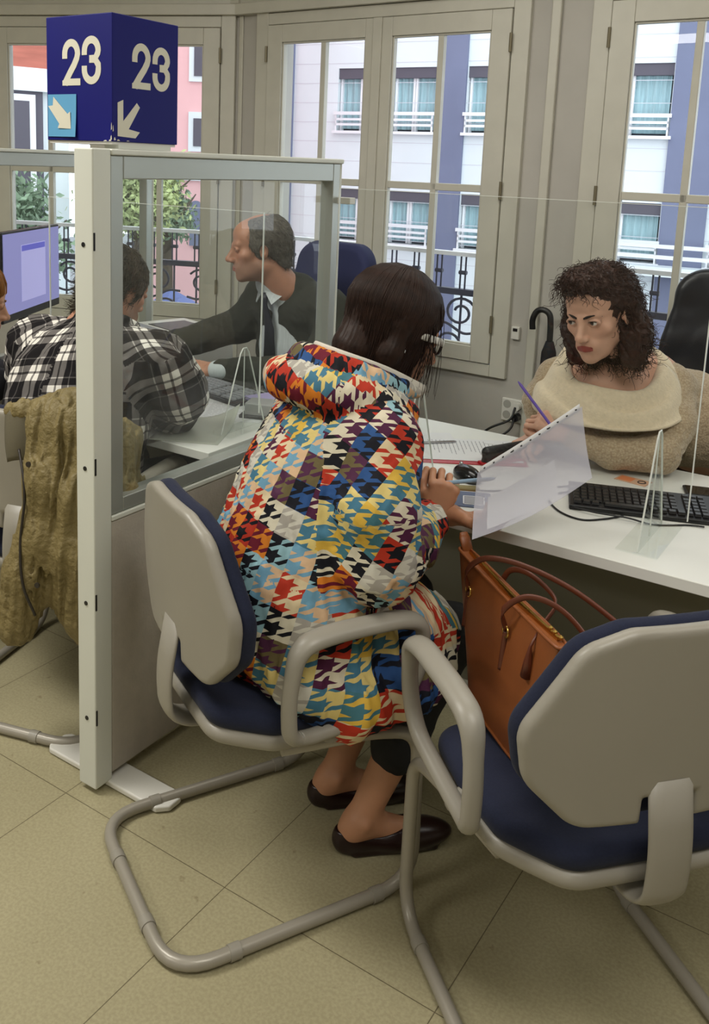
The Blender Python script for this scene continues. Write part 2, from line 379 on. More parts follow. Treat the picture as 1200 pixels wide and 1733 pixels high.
# walls with openings: window wall (back) and the turned bay wall (side)
ZB, ZT = 0.70, 2.215
def wall_open(name, F, s0, s1, opens):
    mb = MB(); wbox(mb, F, s0, s1, 0, ZB, 0, .2); wbox(mb, F, s0, s1, ZT, 2.9, 0, .2)
    e = [s0]+[v for o in opens for v in o]+[s1]
    for i in range(0, len(e), 2):
        if abs(e[i+1]-e[i]) > 1e-4: wbox(mb, F, e[i], e[i+1], ZB, ZT, 0, .2)
    return struct(mb.build(name, m_wall))
wall_open('wall_back', WP, -3.03, 3.6, [(-2.835, -1.535), (-1.155, .15), (.55, 1.85)])
wall_open('wall_bay', LP, 0, 3.25, [(.075, 1.375), (1.72, 3.0)])
def window(n, F, s0, s1, parts=True, handle=True):
    """two casements between s0 and s1 with two by two panes each"""
    root = struct(empty('window_%d' % n, F((s0+s1)/2, ZB, 0)))
    sh = -root.location
    sg = 1 if s1 > s0 else -1
    mb = MB()
    wbox(mb, F, s0-.075*sg, s0, .665, 2.29, -.022, .06); wbox(mb, F, s1, s1+.075*sg, .665, 2.29, -.022, .06)
    wbox(mb, F, s0, s1, 2.205, 2.26, -.022, .06); wbox(mb, F, s0, s1, .665, .718, -.022, .06)
    o = mb.build('window_frame', m_wood, root, shift=sh, bevel=.004)
    mb = MB(); wbox(mb, F, s0, s1, .71, 2.21, .03, .06)                       # dark gap round the casements
    mb2 = MB()
    mid = (s0+s1)/2
    for a, b in ((s0, mid), (mid, s1)):
        a2, b2 = a+.003*sg, b-.003*sg
        inn_a = a2+(.088 if a == s0 else .068)*sg; inn_b = b2-(.068 if a == s0 else .088)*sg
        c = (inn_a+inn_b)/2
        cas = MB()
        for q in ((a2, inn_a, .722, 2.202), (inn_b, b2, .722, 2.202)): wbox(cas, F, q[0], q[1], q[2], q[3], -.03, .02)
        wbox(cas, F, inn_a, inn_b, 2.12, 2.202, -.03, .02); wbox(cas, F, inn_a, inn_b, .722, .79, -.03, .02)
        wbox(cas, F, c-.014*sg, c+.014*sg, .79, 2.12, -.018, .012); wbox(cas, F, inn_a, inn_b, 1.455, 1.487, -.018, .012)
        # glazing bead
        for q in ((inn_a, inn_a+.008*sg, .79, 2.12), (inn_b-.008*sg, inn_b, .79, 2.12)): wbox(cas, F, *q, -.022, .0)
        wbox(cas, F, inn_a, inn_b, 2.112, 2.12, -.022, 0); wbox(cas, F, inn_a, inn_b, .79, .798, -.022, 0)
        co = cas.build('casement', m_wood, root, shift=sh, bevel=.003)
        g = MB(); wbox(g, F, inn_a, inn_b, .79, 2.12, -.004, -.001); g.build('pane', m_glass, co, shift=sh)
        for z in (.86, 1.43, 2.03):
            h = MB(); e = a if a == s0 else b
            h.tube([F(e, z, -.034), F(e, z+.075, -.034)], .0065, seg=8); h.build('hinge', m_brass, co, shift=sh)
    if handle:
        h = MB(); wbox(h, F, mid-.004, mid+.004, 1.20, 1.30, -.037, -.03); h.build('bolt_slot', m_black, root, shift=sh)
        h = MB(); h.tube(fillet([F(mid+.01*sg, 1.06, -.03), F(mid+.01*sg, 1.06, -.07), F(mid+.01*sg, 1.13, -.07), F(mid+.01*sg, 1.13, -.03)], .015), .006, seg=8); h.build('handle', m_white, root, shift=sh, smooth=True)
    mb = MB(); wbox(mb, F, mid-.026, mid+.02, .722, 2.202, -.04, -.03)
    mb.build('astragal', m_wood, root, shift=sh, bevel=.003)
    return root
window(1, WP, -2.824, -1.546); window(2, WP, -1.142, .136); window(3, LP, .086, 1.364)
window(4, LP, 1.73, 2.99, handle=False); window(5, WP, .56, 1.84, handle=False)
# trims: cornice, vertical mouldings, skirting
def trim(n, mb, bevel=.004): return struct(mb.build('trim_%d' % n, m_wood, bevel=bevel))
mb = MB(); wbox(mb, WP, -3.03, 3.6, 2.262, 2.315, -.045, 0.0); wbox(mb, WP, -3.03, 3.6, 2.315, 2.34, -.02, 0.0); trim(1, mb)
mb = MB(); wbox(mb, LP, 0, 3.2, 2.262, 2.315, -.045, 0.0); wbox(mb, LP, 0, 3.2, 2.315, 2.34, -.02, 0.0); trim(2, mb)
mb = MB(); wbox(mb, WP, -3.03, 3.6, 2.5, 2.9, -.03, 0.0); trim(3, mb)
mb = MB(); wbox(mb, LP, .03, 3.2, 2.5, 2.9, -.03, 0.0); trim(4, mb)
mb = MB(); wbox(mb, WP, -1.385, -1.345, 0.1, 2.262, -.022, 0.0); trim(5, mb, .006)
mb = MB(); wbox(mb, WP, -3.055, -3.005, 2.315, 2.9, -.04, 0.0); trim(6, mb)
mb = MB(); wbox(mb, WP, -3.02, -2.995, 0.1, 2.262, -.01, 0.0); trim(7, mb)
mb = MB(); wbox(mb, WP, -3.0, 3.6, 0, .09, -.015, 0); struct(mb.build('baseboard_back', m_wood, bevel=.004))
mb = MB(); wbox(mb, LP, .02, 3.2, 0, .09, -.015, 0); struct(mb.build('baseboard_bay', m_wood, bevel=.004))
# ------------------------------------------------------------------ outside
m_stone = mat('pale_stone', (224, 231, 234), 0.85, noise=0.03, nscale=.8)
m_bluegrey = mat('blue_grey_cladding', (114, 120, 146), 0.7, noise=0.06, nscale=1.2)
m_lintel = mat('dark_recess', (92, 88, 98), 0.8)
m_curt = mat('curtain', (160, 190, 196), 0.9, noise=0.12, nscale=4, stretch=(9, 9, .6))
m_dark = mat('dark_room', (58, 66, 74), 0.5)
m_rail = mat('white_rail', (235, 235, 238), 0.5)
m_pink = mat('pink_render', (236, 186, 186), 0.85, noise=0.04, nscale=.7)
m_tile = mat('brick_red', (178, 104, 88), 0.8, noise=0.15, nscale=2.0, stretch=(1, 1, 9))
m_leaf = mat('leaves', (118, 138, 112), 0.7, noise=0.45, nscale=2.2)
m_leaf2 = mat('pale_leaves', (168, 178, 122), 0.7, noise=0.4, nscale=2.2)
m_bark = mat('bark', (80, 70, 58), 0.9)
m_asph = mat('pavement', (128, 128, 132), 0.9)
m_blue_aw = mat('blue_canvas', (104, 116, 168), 0.8)
FQ = Vector((-8.93, 17.87, 0)); FD = Vector((.99, .10, 0)).normalized(); FN = Vector((-.10, .99, 0)).normalized()
def FP(s, z, o=0.0): return FQ+FD*s+FN*o+Vector((0, 0, z))
def facade():
    root = empty('stone_apartment_building', FQ+Vector((0, 0, -3.5)), 0, 'pale stone apartment building with blue grey bands across the street', 'building')
    sh = -root.location
    wins = []                                          # (s0, s1, ztop, zledge, zbottom)
    for top, led, bot in ((3.64, 2.66, 2.30), (1.04, .28, -.1), (6.3, 5.3, 4.95)):
        for s0, s1 in ((-2.5, -1.35), (-1.18, -.2), (.5, 1.35), (3.0, 4.5), (5.4, 6.9)):
            wins.append((s0, s1, top, led, bot))
    mb = MB()
    ss = sorted(set([-4.4, 13.]+[w[0] for w in wins]+[w[1] for w in wins])); zz = sorted(set([-3.5, 8.]+[w[2] for w in wins]+[w[4] for w in wins]))
    for i in range(len(ss)-1):
        for j in range(len(zz)-1):
            cs, cz = (ss[i]+ss[i+1])/2, (zz[j]+zz[j+1])/2
            if any(w[0] < cs < w[1] and w[4] < cz < w[2] for w in wins): continue
            wbox(mb, FP, ss[i], ss[i+1], zz[j], zz[j+1], 0, .35)
    mb.build('wall', m_stone, root, shift=sh)
    mb = MB()
    for z in np.arange(-3.4, 8, .42): wbox(mb, FP, -4.4, 13, z, z+.012, -.004, 0)
    mb.build('stone_joints', mat('stone_joint', (205, 205, 212), .9), root, shift=sh)
    for s0, s1 in ((-4.35, -3.62), (-.02, .48), (4.52, 5.32), (8.2, 9.0)):
        mb = MB(); wbox(mb, FP, s0, s1, -3.5, 8, -.07, .02); mb.build('pilaster', m_bluegrey, root, shift=sh)
    for s0, s1, top, led, bot in wins:
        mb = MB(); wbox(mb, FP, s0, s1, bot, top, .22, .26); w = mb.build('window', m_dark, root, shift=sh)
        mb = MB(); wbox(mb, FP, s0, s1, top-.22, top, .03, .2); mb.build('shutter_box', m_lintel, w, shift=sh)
        mb = MB(); wid = s1-s0
        nc = 24
        for a, b in ((s0+.06, s0+wid*.42), (s0+wid*.5, s1-.05)):
            mb.grid(lambda u, v: FP(a+(b-a)*u, bot+.05+(top-.22-bot)*v, .17+.02*math.sin(u*(b-a)*40)), nc, 1)
        mb.build('curtain', m_curt, w, shift=sh)
        for q in (s0+wid*.44, s0+wid*.5, s0+.02): mb = MB(); wbox(mb, FP, q, q+.05, bot, top, .1, .2); mb.build('mullion', m_rail, w, shift=sh)
        mb = MB(); wbox(mb, FP, s0-.04, s1+.04, led-.02, led+.05, -.12, -.06)
        for k in (.14, .25): wbox(mb, FP, s0, s1, led-k, led-k+.05, -.1, -.06)
        wbox(mb, FP, s0, s0+.03, bot, led, -.1, -.06); wbox(mb, FP, s1-.03, s1, bot, led, -.1, -.06)
        wbox(mb, FP, s0-.06, s1+.06, bot-.06, bot, -.13, .1)
        mb.build('window_rail', m_rail, w, shift=sh)
    # continuous balcony on the right half
    for z in (.25, .05): 
        mb = MB(); wbox(mb, FP, 3.0, 13, z-.02, z+.05, -.5, -.44); mb.build('balcony_rail', m_rail, root, shift=sh)
    mb = MB(); wbox(mb, FP, 3.0, 13, -.3, -.12, -.5, 0); mb.build('balcony_slab', m_stone, root, shift=sh)
facade()
# pink house with arched window, seen through the bay window
PQ = Vector((-13.0, 13.0, 0)); PD = Vector((.86, .5, 0)).normalized(); PN = Vector((-.5, .86, 0)).normalized()
def PP(s, z, o=0.0): return PQ+PD*s+PN*o+Vector((0, 0, z))
def pink():
    root = empty('pink_house', PQ+Vector((0, 0, -3.5)), 0, 'pink rendered house with pale window surrounds behind the bay window', 'building'); sh = -root.location
    mb = MB(); wbox(mb, PP, .25, 2.45, -3.5, 8, 0, 3); mb.build('wall', m_pink, root, shift=sh)
    mb = MB(); wbox(mb, PP, .25, 2.45, 1.15, 1.27, -.06, 0); mb.build('band', m_stone, root, shift=sh)
    for s, z0, z1 in ((1.12, 1.80, 2.32), (1.12, 3.10, 3.75), (1.07, -.1, .66), (1.85, -.1, .66)):
        mb = MB(); wbox(mb, PP, s-.10, s+.36, z0-.10, z1+.12, -.05, 0)
        if z0 > 1: f = mb.build('window_surround', m_stone, root, shift=sh)
        else: f = root
        mb = MB(); wbox(mb, PP, s, s+.22, z0, z1, -.07, 0)
        if z0 < 1: mb.prism([(s+.11+.11*math.cos(t), z1+.11*math.sin(t)) for t in np.linspace(0, PI, 10)], lambda u, v, h: PP(u, v, h), -.07, 0)
        mb.build('window', m_bluegrey if z0 < 1 else m_lintel, root, shift=sh)
pink()
# building with brick top on the far left
BQ = Vector((-11.6, 7.2, 0)); BD = Vector((.35, .94, 0)).normalized(); BN = Vector((-.94, .35, 0)).normalized()
def BP(s, z, o=0.0): return BQ+BD*s+BN*o+Vector((0, 0, z))
def brick():
    root = empty('brick_house', BQ+Vector((0, 0, -3.5)), 0, 'house with red tiled upper wall and white framed door window at far left', 'building'); sh = -root.location
    mb = MB(); wbox(mb, BP, -6, 2.35, -3.5, 2.42, 0, 3); mb.build('wall', m_stone, root, shift=sh)
    mb = MB(); wbox(mb, BP, -6, 2.35, 2.74, 7, -.05, 3); mb.build('tiled_wall', m_tile, root, shift=sh)
    mb = MB(); wbox(mb, BP, -6, 2.38, 2.42, 2.74, -.12, 3); mb.build('band', m_stone, root, shift=sh)
    for s in (-1.9, .53):
        mb = MB(); wbox(mb, BP, s-.1, s+1.42, .2, 2.5, -.06, 0); f = mb.build('door_surround', m_lintel, root, shift=sh)
        mb = MB(); wbox(mb, BP, s, s+1.3, .25, 2.37, -.1, -.06); fr = mb.build('white_frame', m_rail, f, shift=sh)
        mb = MB(); wbox(mb, BP, s+.08, s+1.21, .3, 2.28, -.11, -.1); mb.build('dark_pane', m_lintel, fr, shift=sh)
brick()
mb = MB(); mb.box((-45, 4.6, -3.6), (30, 45, -3.5)); struct(mb.build('street', m_asph))
def tree(x, y, zc, rx, rz, n, label, m, seed):
    r = np.random.default_rng(seed); root = empty('street_tree', (x, y, -3.5), 0, label, 'tree', 'trees in the street')
    mb = MB(); mb.tube([(0, 0, 0), (.05, 0, 1.5), (0, .05, 3.5+zc-.4), (0, 0, 3.5+zc+.4)], [.14, .12, .08, .03], seg=8)
    for k in range(7):
        a = k*.9; mb.tube([(0, 0, 3.5+zc-.8+.1*k), (math.cos(a)*rx*.5, math.sin(a)*rx*.5, 3.5+zc-.2+.12*k), (math.cos(a)*rx*.85, math.sin(a)*rx*.85, 3.5+zc+.1+.12*k)], [.05, .03, .01], seg=6)
    mb.build('trunk', m_bark, root, smooth=True)
    cl = r.normal(size=(26, 3)); cl /= np.linalg.norm(cl, axis=1)[:, None]; cl *= r.uniform(.3, .85, (26, 1))
    c = cl[r.integers(0, 26, n)]+r.normal(size=(n, 3))*.16
    c = c*np.array([rx, rx, rz])+np.array([0, 0, 3.5+zc])
    A = r.normal(size=(n, 3)); A /= np.linalg.norm(A, axis=1)[:, None]; B = np.cross(A, r.normal(size=(n, 3))); B /= np.linalg.norm(B, axis=1)[:, None]
    L = r.uniform(.035, .07, (n, 1)); V = np.stack([c-A*L, c+B*L*.45, c+A*L, c-B*L*.45], 1).reshape(-1, 3); F = np.arange(n*4).reshape(-1, 4)
    link_mesh('foliage', np_mesh('foliage', V, F), m, root)
tree(-9.3, 7.0, .55, .95, 1.0, 9000, 'leafy green street tree seen above the monitor', m_leaf, 3)
tree(-9.4, 9.4, 1.05, .9, .7, 8000, 'pale green street tree seen between monitor and grey haired man', m_leaf2, 4)
tree(-10.9, 11.6, .75, .6, .6, 5000, 'small tree in front of the pink house', m_leaf, 5)
def awning(x, y, z, w, m, label):
    root = empty('market_canopy', (x, y, -3.5), .4, label, 'canopy', 'canopies in the street')
    mb = MB(); mb.grid(lambda u, v: ((u-.5)*w, (v-.5)*w, 3.5+z+.35*(1-max(abs(u-.5), abs(v-.5))*2)), 6, 6); mb.build('cover', m, root, solid=.02)
    mb = MB()
    for a in (-1, 1):
        for b in (-1, 1): mb.tube([(a*w*.46, b*w*.46, 0), (a*w*.46, b*w*.46, 3.5+z)], .03, seg=6)
    mb.build('poles', m_rail, root)
awning(-8.9, 9.6, -.62, .9, m_blue_aw, 'blue canopy in the street below the pink house')
awning(-7.2, 8.5, -.72, 1.2, m_rail, 'white canopy in the street nearest to the balcony')
# balcony railings
def railing(F, s0, s1, o, label):
    root = empty('balcony_railing', F((s0+s1)/2, 0, o), 0, label, 'railing', 'wrought iron balcony railings'); sh = -root.location
    mb = MB(); wbox(mb, F, s0, s1, 1.135, 1.155, o-.02, o+.02); mb.build('top_rail', m_rail, root, shift=sh)
    mb = MB(); wbox(mb, F, s0, s1, .945, .975, o-.02, o+.02); mb.build('middle_rail', m_iron, root, shift=sh)
    mb = MB(); wbox(mb, F, s0, s1, .55, .58, o-.02, o+.02); mb.build('bottom_rail', m_iron, root, shift=sh)
    n = int(abs(s1-s0)/.13)
    for i in range(n):
        s = s0+(s1-s0)*(i+.5)/n; mb = MB()
        for d in (-.013, .013): mb.tube([F(s+d, .97, o), F(s+d, 1.14, o)], .0045, seg=6)
        mb.tube([F(s-.02, 1.055, o), F(s+.02, 1.055, o)], .011, seg=6)
        mb.tube([F(s, .56, o), F(s, .95, o)], .006, seg=6)
        mb.build('baluster', m_iron, root, shift=sh)
    k = int(abs(s1-s0)/.26)
    for i in range(k):
        s = s0+(s1-s0)*(i+.5)/k; mb = MB()
        for zc, sg in ((.86, 1), (.70, -1)):
            P = [F(s+sg*.03+(.085-.055*t)*math.cos(t*8.5+(.6 if sg > 0 else 3.7)), zc+(.075-.05*t)*math.sin(t*8.5+(.6 if sg > 0 else 3.7)), o-.012) for t in np.linspace(0, 1, 26)]
            mb.tube(P, .007, seg=6)
        mb.tube(spline([F(s-.11, .80, o-.012), F(s-.04, .80, o-.012), F(s+.05, .76, o-.012), F(s+.12, .77, o-.012)], 6), .007, seg=6)
        mb.build('scroll', m_iron, root, shift=sh, smooth=True)
    mb = MB(); wbox(mb, F, s0, s1, .42, .52, .2, o+.1); mb.build('balcony_floor', m_stone, root, shift=sh)
railing(WP, -3.15, .9, .4, 'iron balcony railing with scrolls outside the windows behind the women')
railing(LP, .15, 2.6, .4, 'iron balcony railing with scrolls outside the bay window behind the grey haired man')
# ------------------------------------------------------------------ furniture
m_desk = mat('desk_laminate', (224, 224, 218), 0.42, noise=0.02, nscale=3)
m_post = mat('partition_metal', (212, 214, 204), 0.42, noise=0.02, nscale=4)
m_alu = mat('brushed_aluminium', (176, 180, 174), 0.32, metal=0.55)
m_panel = mat('panel_fabric', (178, 170, 158), 0.85, noise=0.05, nscale=30, bump=0.5, bscale=140, bdist=0.002)
m_chair = mat('chair_plastic', (150, 145, 134), 0.40, noise=0.015, nscale=10)
m_tube = mat('chair_tube', (158, 152, 140), 0.34, metal=0.15)
m_navy = mat('navy_fabric', (30, 35, 56), 0.9, noise=0.10, nscale=250, bump=0.3, bscale=600, bdist=0.001, sheen=0.05, spec=0.3)
m_acr = glass('acrylic', (0.97, 0.98, 0.975), 0.04)
m_acr_edge = mat('acrylic_edge', (222, 226, 220), 0.15)
m_pglass = glass('partition_glass', (0.968, 0.985, 0.978), 0.05, haze=0.022)
m_grey = mat('grey_laminate', (138, 136, 122), 0.6)
m_leather = mat('black_leather', (24, 26, 34), 0.33, noise=0.1, nscale=20, bump=0.15, bscale=90, bdist=0.002)
m_navyc = mat('navy_office_fabric', (36, 42, 84), 0.8)
def desk(x0, x1, label):
    root = empty('service_desk', ((x0+x1)/2, 2.27, 0), 0, label, 'desk'); sh = -root.location
    mb = MB(); mb.box((x0, 1.905, .713), (x1, 2.644, .74)); mb.build('desktop', m_desk, root, shift=sh, bevel=.0025)
    mb = MB(); mb.box((x0+.03, 2.36, .06), (x1-.03, 2.378, .713)); mb.build('modesty_panel', m_grey, root, shift=sh)
    for x in (x0+.03, x1-.06):
        mb = MB(); mb.box((x, 2.05, 0), (x+.03, 2.6, .713)); mb.build('leg', m_grey, root, shift=sh, bevel=.003)
desk(-1.478, .75, 'long off white service desk in front of the woman in beige knit')
desk(-3.02, -1.62, 'off white service desk between the plaid shirted man and the man in a suit')
m_pglass2 = glass('far_partition_glass', (0.985, 0.995, 0.99), 0.015)
def partition(x, y0, y1, label, base=True, gm=None):
    """thin office partition along y, face at x, thickness .06 to the left"""
    root = empty('partition', (x-.03, (y0+y1)/2, 0), 0, label, 'partition', None); sh = -root.location
    mb = MB(); mb.box((x-.06, y0, .015), (x, y0+.055, 1.567)); mb.build('end_post', m_post, root, shift=sh, bevel=.004)
    mb = MB(); mb.box((x-.052, y0+.055, 1.553), (x+.003, y1, 1.567)); mb.build('top_cap', m_post, root, shift=sh, bevel=.004)
    mb = MB(); mb.box((x-.056, y1-.012, .03), (x-.004, y1, 1.56)); mb.build('end_cap', m_post, root, shift=sh, bevel=.003)
    mb = MB(); mb.box((x-.05, y0+.055, .03), (x-.002, y1-.012, .695)); mb.build('fabric_panel', m_panel, root, shift=sh, bevel=.006)
    mb = MB(); mb.box((x-.052, y0+.055, .695), (x+.001, y1-.012, .708)); mb.build('panel_rail', m_post, root, shift=sh, bevel=.003)
    fr = MB()
    fr.box((x-.05, y0+.055, .71), (x-.003, y0+.095, 1.553)); fr.box((x-.05, y1-.05, .71), (x-.003, y1-.012, 1.553))
    fr.box((x-.05, y0+.095, 1.50), (x-.003, y1-.05, 1.553)); fr.box((x-.05, y0+.095, .71), (x-.003, y1-.05, .745))
    fr.build('glazing_frame', m_alu, root, shift=sh, bevel=.003)
    for q in (x-.028,):
        g = MB(); g.box((q, y0+.09, .73), (q+.003, y1-.045, 1.52)); g.build('glass', gm or m_pglass, root, shift=sh)
    for i, z in enumerate((.20, .50, .835, 1.355)):
        if i < 4:
            s = MB(); s.tube([(x-.03, y0-.0015, z), (x-.03, y0+.004, z)], .0055, seg=14); s.build('screw', m_black, root, shift=sh)
            s = MB(); s.box((x-.004, y0+.002, z-.012), (x+.0015, y0+.006, z+.028)); s.build('slot', m_black, root, shift=sh)
    if base:
        poly = [(-.205, -.03), (-.19, -.045), (.19, -.045), (.215, -.02), (.215, .02), (.195, .035), (-.19, .035), (-.205, .02)]
        mb = MB(); mb.prism(poly, lambda u, v, h: (x-.03+u, y0+.085+v, h), 0.002, .018); mb.build('foot', m_white, root, shift=sh, bevel=.005)
    return root
partition(-1.542, 1.410, 2.427, 'cream and glass office partition under the blue 23 sign')
partition(-3.05, 1.41, 3.17, 'farther glass partition behind the plaid shirted man and monitor', gm=m_pglass2)
# small plastic clip on the end of the partition
t = MB(); t.box((-1.55, 2.405, 1.432), (-1.50, 2.437, 1.452)); o = t.build('paper_tag', m_white, bevel=.002); tag(o, 'small cream tag clipped to the top corner of the near partition', 'tag')
# acrylic protective screens
def screen(x0, x1, y, zt, label, feet):
    root = empty('acrylic_screen', ((x0+x1)/2, y, .741), 0, label, 'screen', None); sh = -root.location
    mb = MB(); mb.box((x0, y-.002, .80), (x1, y+.002, zt)); mb.build('sheet', m_acr, root, shift=sh)
    mb = MB()
    for x in (x0, x1): mb.box((x-.0012, y-.0026, .80), (x+.0012, y+.0026, zt))
    mb.box((x0, y-.0022, zt-.0012), (x1, y+.0022, zt)); mb.build('polished_edge', m_acr_edge, root, shift=sh)
    for x in feet:
        pts = [(-.105, .0), (-.02, .235), (-.008, .25), (.008, .25), (.02, .235), (.105, .0)]
        mb = MB(); mb.prism(pts, lambda u, v, h: (x+h, y+u, .741+v), -.002, .002); f = mb.build('foot', m_acr, root, shift=sh)
        mb = MB(); mb.tube([(x, y+u, .7425+v) for u, v in pts], .0022, seg=6); mb.tube([(x-.001, y, .745), (x-.001, y, .99)], .0016, seg=6); mb.build('foot_edge', m_acr_edge, f, shift=sh)
        mb = MB(); mb.box((x-.045, y-.115, .7405), (x+.045, y+.115, .7435)); mb.build('foot_plate', m_acr, root, shift=sh)
    return root
screen(-1.33, -.382, 2.08, 1.490, 'clear acrylic screen on the desk in front of the woman in beige', (-1.06, -.458))
screen(-2.58, -1.64, 2.16, 1.405, 'clear acrylic screen on the desk between plaid shirt and suited man', (-1.70,))
# sign cube
m_blue = mat('sign_blue', (15, 17, 104), 0.5, noise=0.03, nscale=8, spec=.25)
m_sky = mat('sticker_blue', (92, 158, 200), 0.5)
m_cream = mat('sign_lettering', (214, 210, 192), 0.5)
SX0, SX1, SY0, SY1, SZ0, SZ1 = -1.768, -1.552, 1.478, 1.690, 1.583, 1.860
root = empty('number_sign', ((SX0+SX1)/2, (SY0+SY1)/2, SZ0), 0, 'dark blue cube sign reading 23 with arrows on top of the partition', 'sign'); sh = -root.location
mb = MB(); mb.box((SX0, SY0, SZ0), (SX1, SY1, SZ1)); mb.build('cube', m_blue, root, shift=sh, bevel=.002)
mb = MB(); mb.box((SX0+.004, SY0+.004, SZ0-.006), (SX1-.004, SY1-.004, SZ0)); mb.build('bottom', m_white, root, shift=sh)
mb = MB(); mb.box((-1.6, 1.50, 1.5675), (-1.555, 1.67, 1.578)); mb.build('mount', m_post, root, shift=sh)
SW, SH = SX1-SX0, SZ1-SZ0
FL = lambda u, v, h: (SX0+u*SW, SY0-h, SZ0+v*SH)
FR = lambda u, v, h: (SX1+h, SY0+u*(SY1-SY0), SZ0+v*SH)
def arcp(cx, cy, rx, ry, a0, a1, n=14): return [(cx+rx*math.cos(math.radians(a0+(a1-a0)*i/n)), cy+ry*math.sin(math.radians(a0+(a1-a0)*i/n))) for i in range(n+1)]
def ribbon(mb, path, w, fn, h):
    P = np.array(path); T = np.gradient(P, axis=0); T /= np.linalg.norm(T, axis=1)[:, None]; Nn = np.stack([-T[:, 1], T[:, 0]], 1)
    L, R_ = P+Nn*w/2, P-Nn*w/2; n = len(P)
    vs = [fn(u, v, hh) for hh in (0, h) for q in (L, R_) for u, v in q]
    fs = []
    for i in range(n-1): fs += [(2*n+i, 2*n+i+1, 3*n+i+1, 3*n+i), (i, n+i, n+i+1, i+1), (i, i+1, 2*n+i+1, 2*n+i), (n+i, 3*n+i, 3*n+i+1, n+i+1)]
    mb.add(vs, fs)
def dd(p):
    o = [p[0]]
    for q in p[1:]:
        if math.hypot(q[0]-o[-1][0], q[1]-o[-1][1]) > .0015: o.append(q)
    return o
def digit(ch, u0, u1, v0, v1, fn, parent):
    wu, hv = u1-u0, v1-v0; A = SW; B = SH
    f2 = lambda x, y, h: fn(u0+x/A, v0+y/B, h)           # metric inside the digit
    W, Hh = wu*A, hv*B; st = .0165; mb = MB(); r = W/2-st/2
    if ch == '2':
        cy = Hh-st/2-r*1.15; p = [(st/2, cy-.010), (st/2, cy-.003)]+arcp(W/2, cy, r, r*1.15, 180, 0)
        p += [(W-st/2-.003, Hh*.58), (W*.66, Hh*.44), (W*.42, Hh*.27), (st*.62, Hh*.08), (st*.5, 0.001)]
        ribbon(mb, dd(p), st, f2, .0008)
        mb.prism([(0, 0), (W, 0), (W, st*.92), (st*1.1, st*.92), (0, st*.7)], f2, 0, .0009)
    else:
        cy = Hh-st/2-r*1.05; p = [(st/2, cy-.009), (st/2, cy-.003)]+arcp(W/2, cy, r*.98, r*1.05, 180, 0)+[(W-st/2-.002, Hh*.64), (W*.70, Hh*.535), (W*.40, Hh*.525)]
        ribbon(mb, dd(p), st, f2, .0008)
        p = [(W*.40, Hh*.525), (W*.70, Hh*.515), (W-st/2, Hh*.40)]+arcp(W/2, st/2+r*1.1, r, r*1.1, 0, -180)+[(st/2, st/2+r*1.1+.008)]
        ribbon(mb, dd(p), st, f2, .0009)
    mb.build('digit', m_cream, parent, shift=sh)
digit('2', .255, .53, .445, .815, FL, root); digit('3', .555, .84, .45, .83, FL, root)
digit('2', .285, .56, .435, .80, FR, root); digit('3', .59, .865, .435, .795, FR, root)
mb = MB(); mb.prism([(.075, .08), (.075, .31), (.155, .335), (.155, .165), (.355, .32), (.40, .285), (.235, .105), (.40, .085), (.335, .035), (.075, .045)], FR, 0, .0008); mb.build('arrow', m_cream, root, shift=sh)
mb = MB(); mb.grid(lambda u, v: FL(.025+.445*u, .03+.345*v, .0015+.004*(u*(1-v))**2), 6, 6); st_ = mb.build('sticker', m_sky, root, shift=sh, solid=.0006)
mb = MB(); mb.prism([(.125, .355), (.115, .285), (.04, .28), (.215, .135), (.19, .10), (.395, .095), (.385, .235), (.345, .215)], lambda u, v, h: FL(u, v, h+.0035), 0, .0008); mb.build('sticker_arrow', m_cream, st_, shift=sh)
mb = MB()
for (u, v, a, b) in ((.985, .03, .012, .02), (.99, .12, .006, .03), (.97, .01, .02, .008), (.90, .006, .03, .005)): mb.prism([(u-a, v-b), (u+a*.8, v-b*.7), (u+a*.3, v+b), (u-a*.5, v+b*.5)], FL, 0, .0005)
for (u, v, a, b) in ((.03, .02, .02, .015), (.08, .012, .03, .008), (.01, .10, .008, .03), (.22, .01, .03, .004)): mb.prism([(u-a*.4, v-b*.7), (u+a, v-b*.5), (u+a*.3, v+b), (u-a*.3, v+b*.5)], FR, 0, .0005)
mb.build('chipped_paint', m_cream, root, shift=sh)
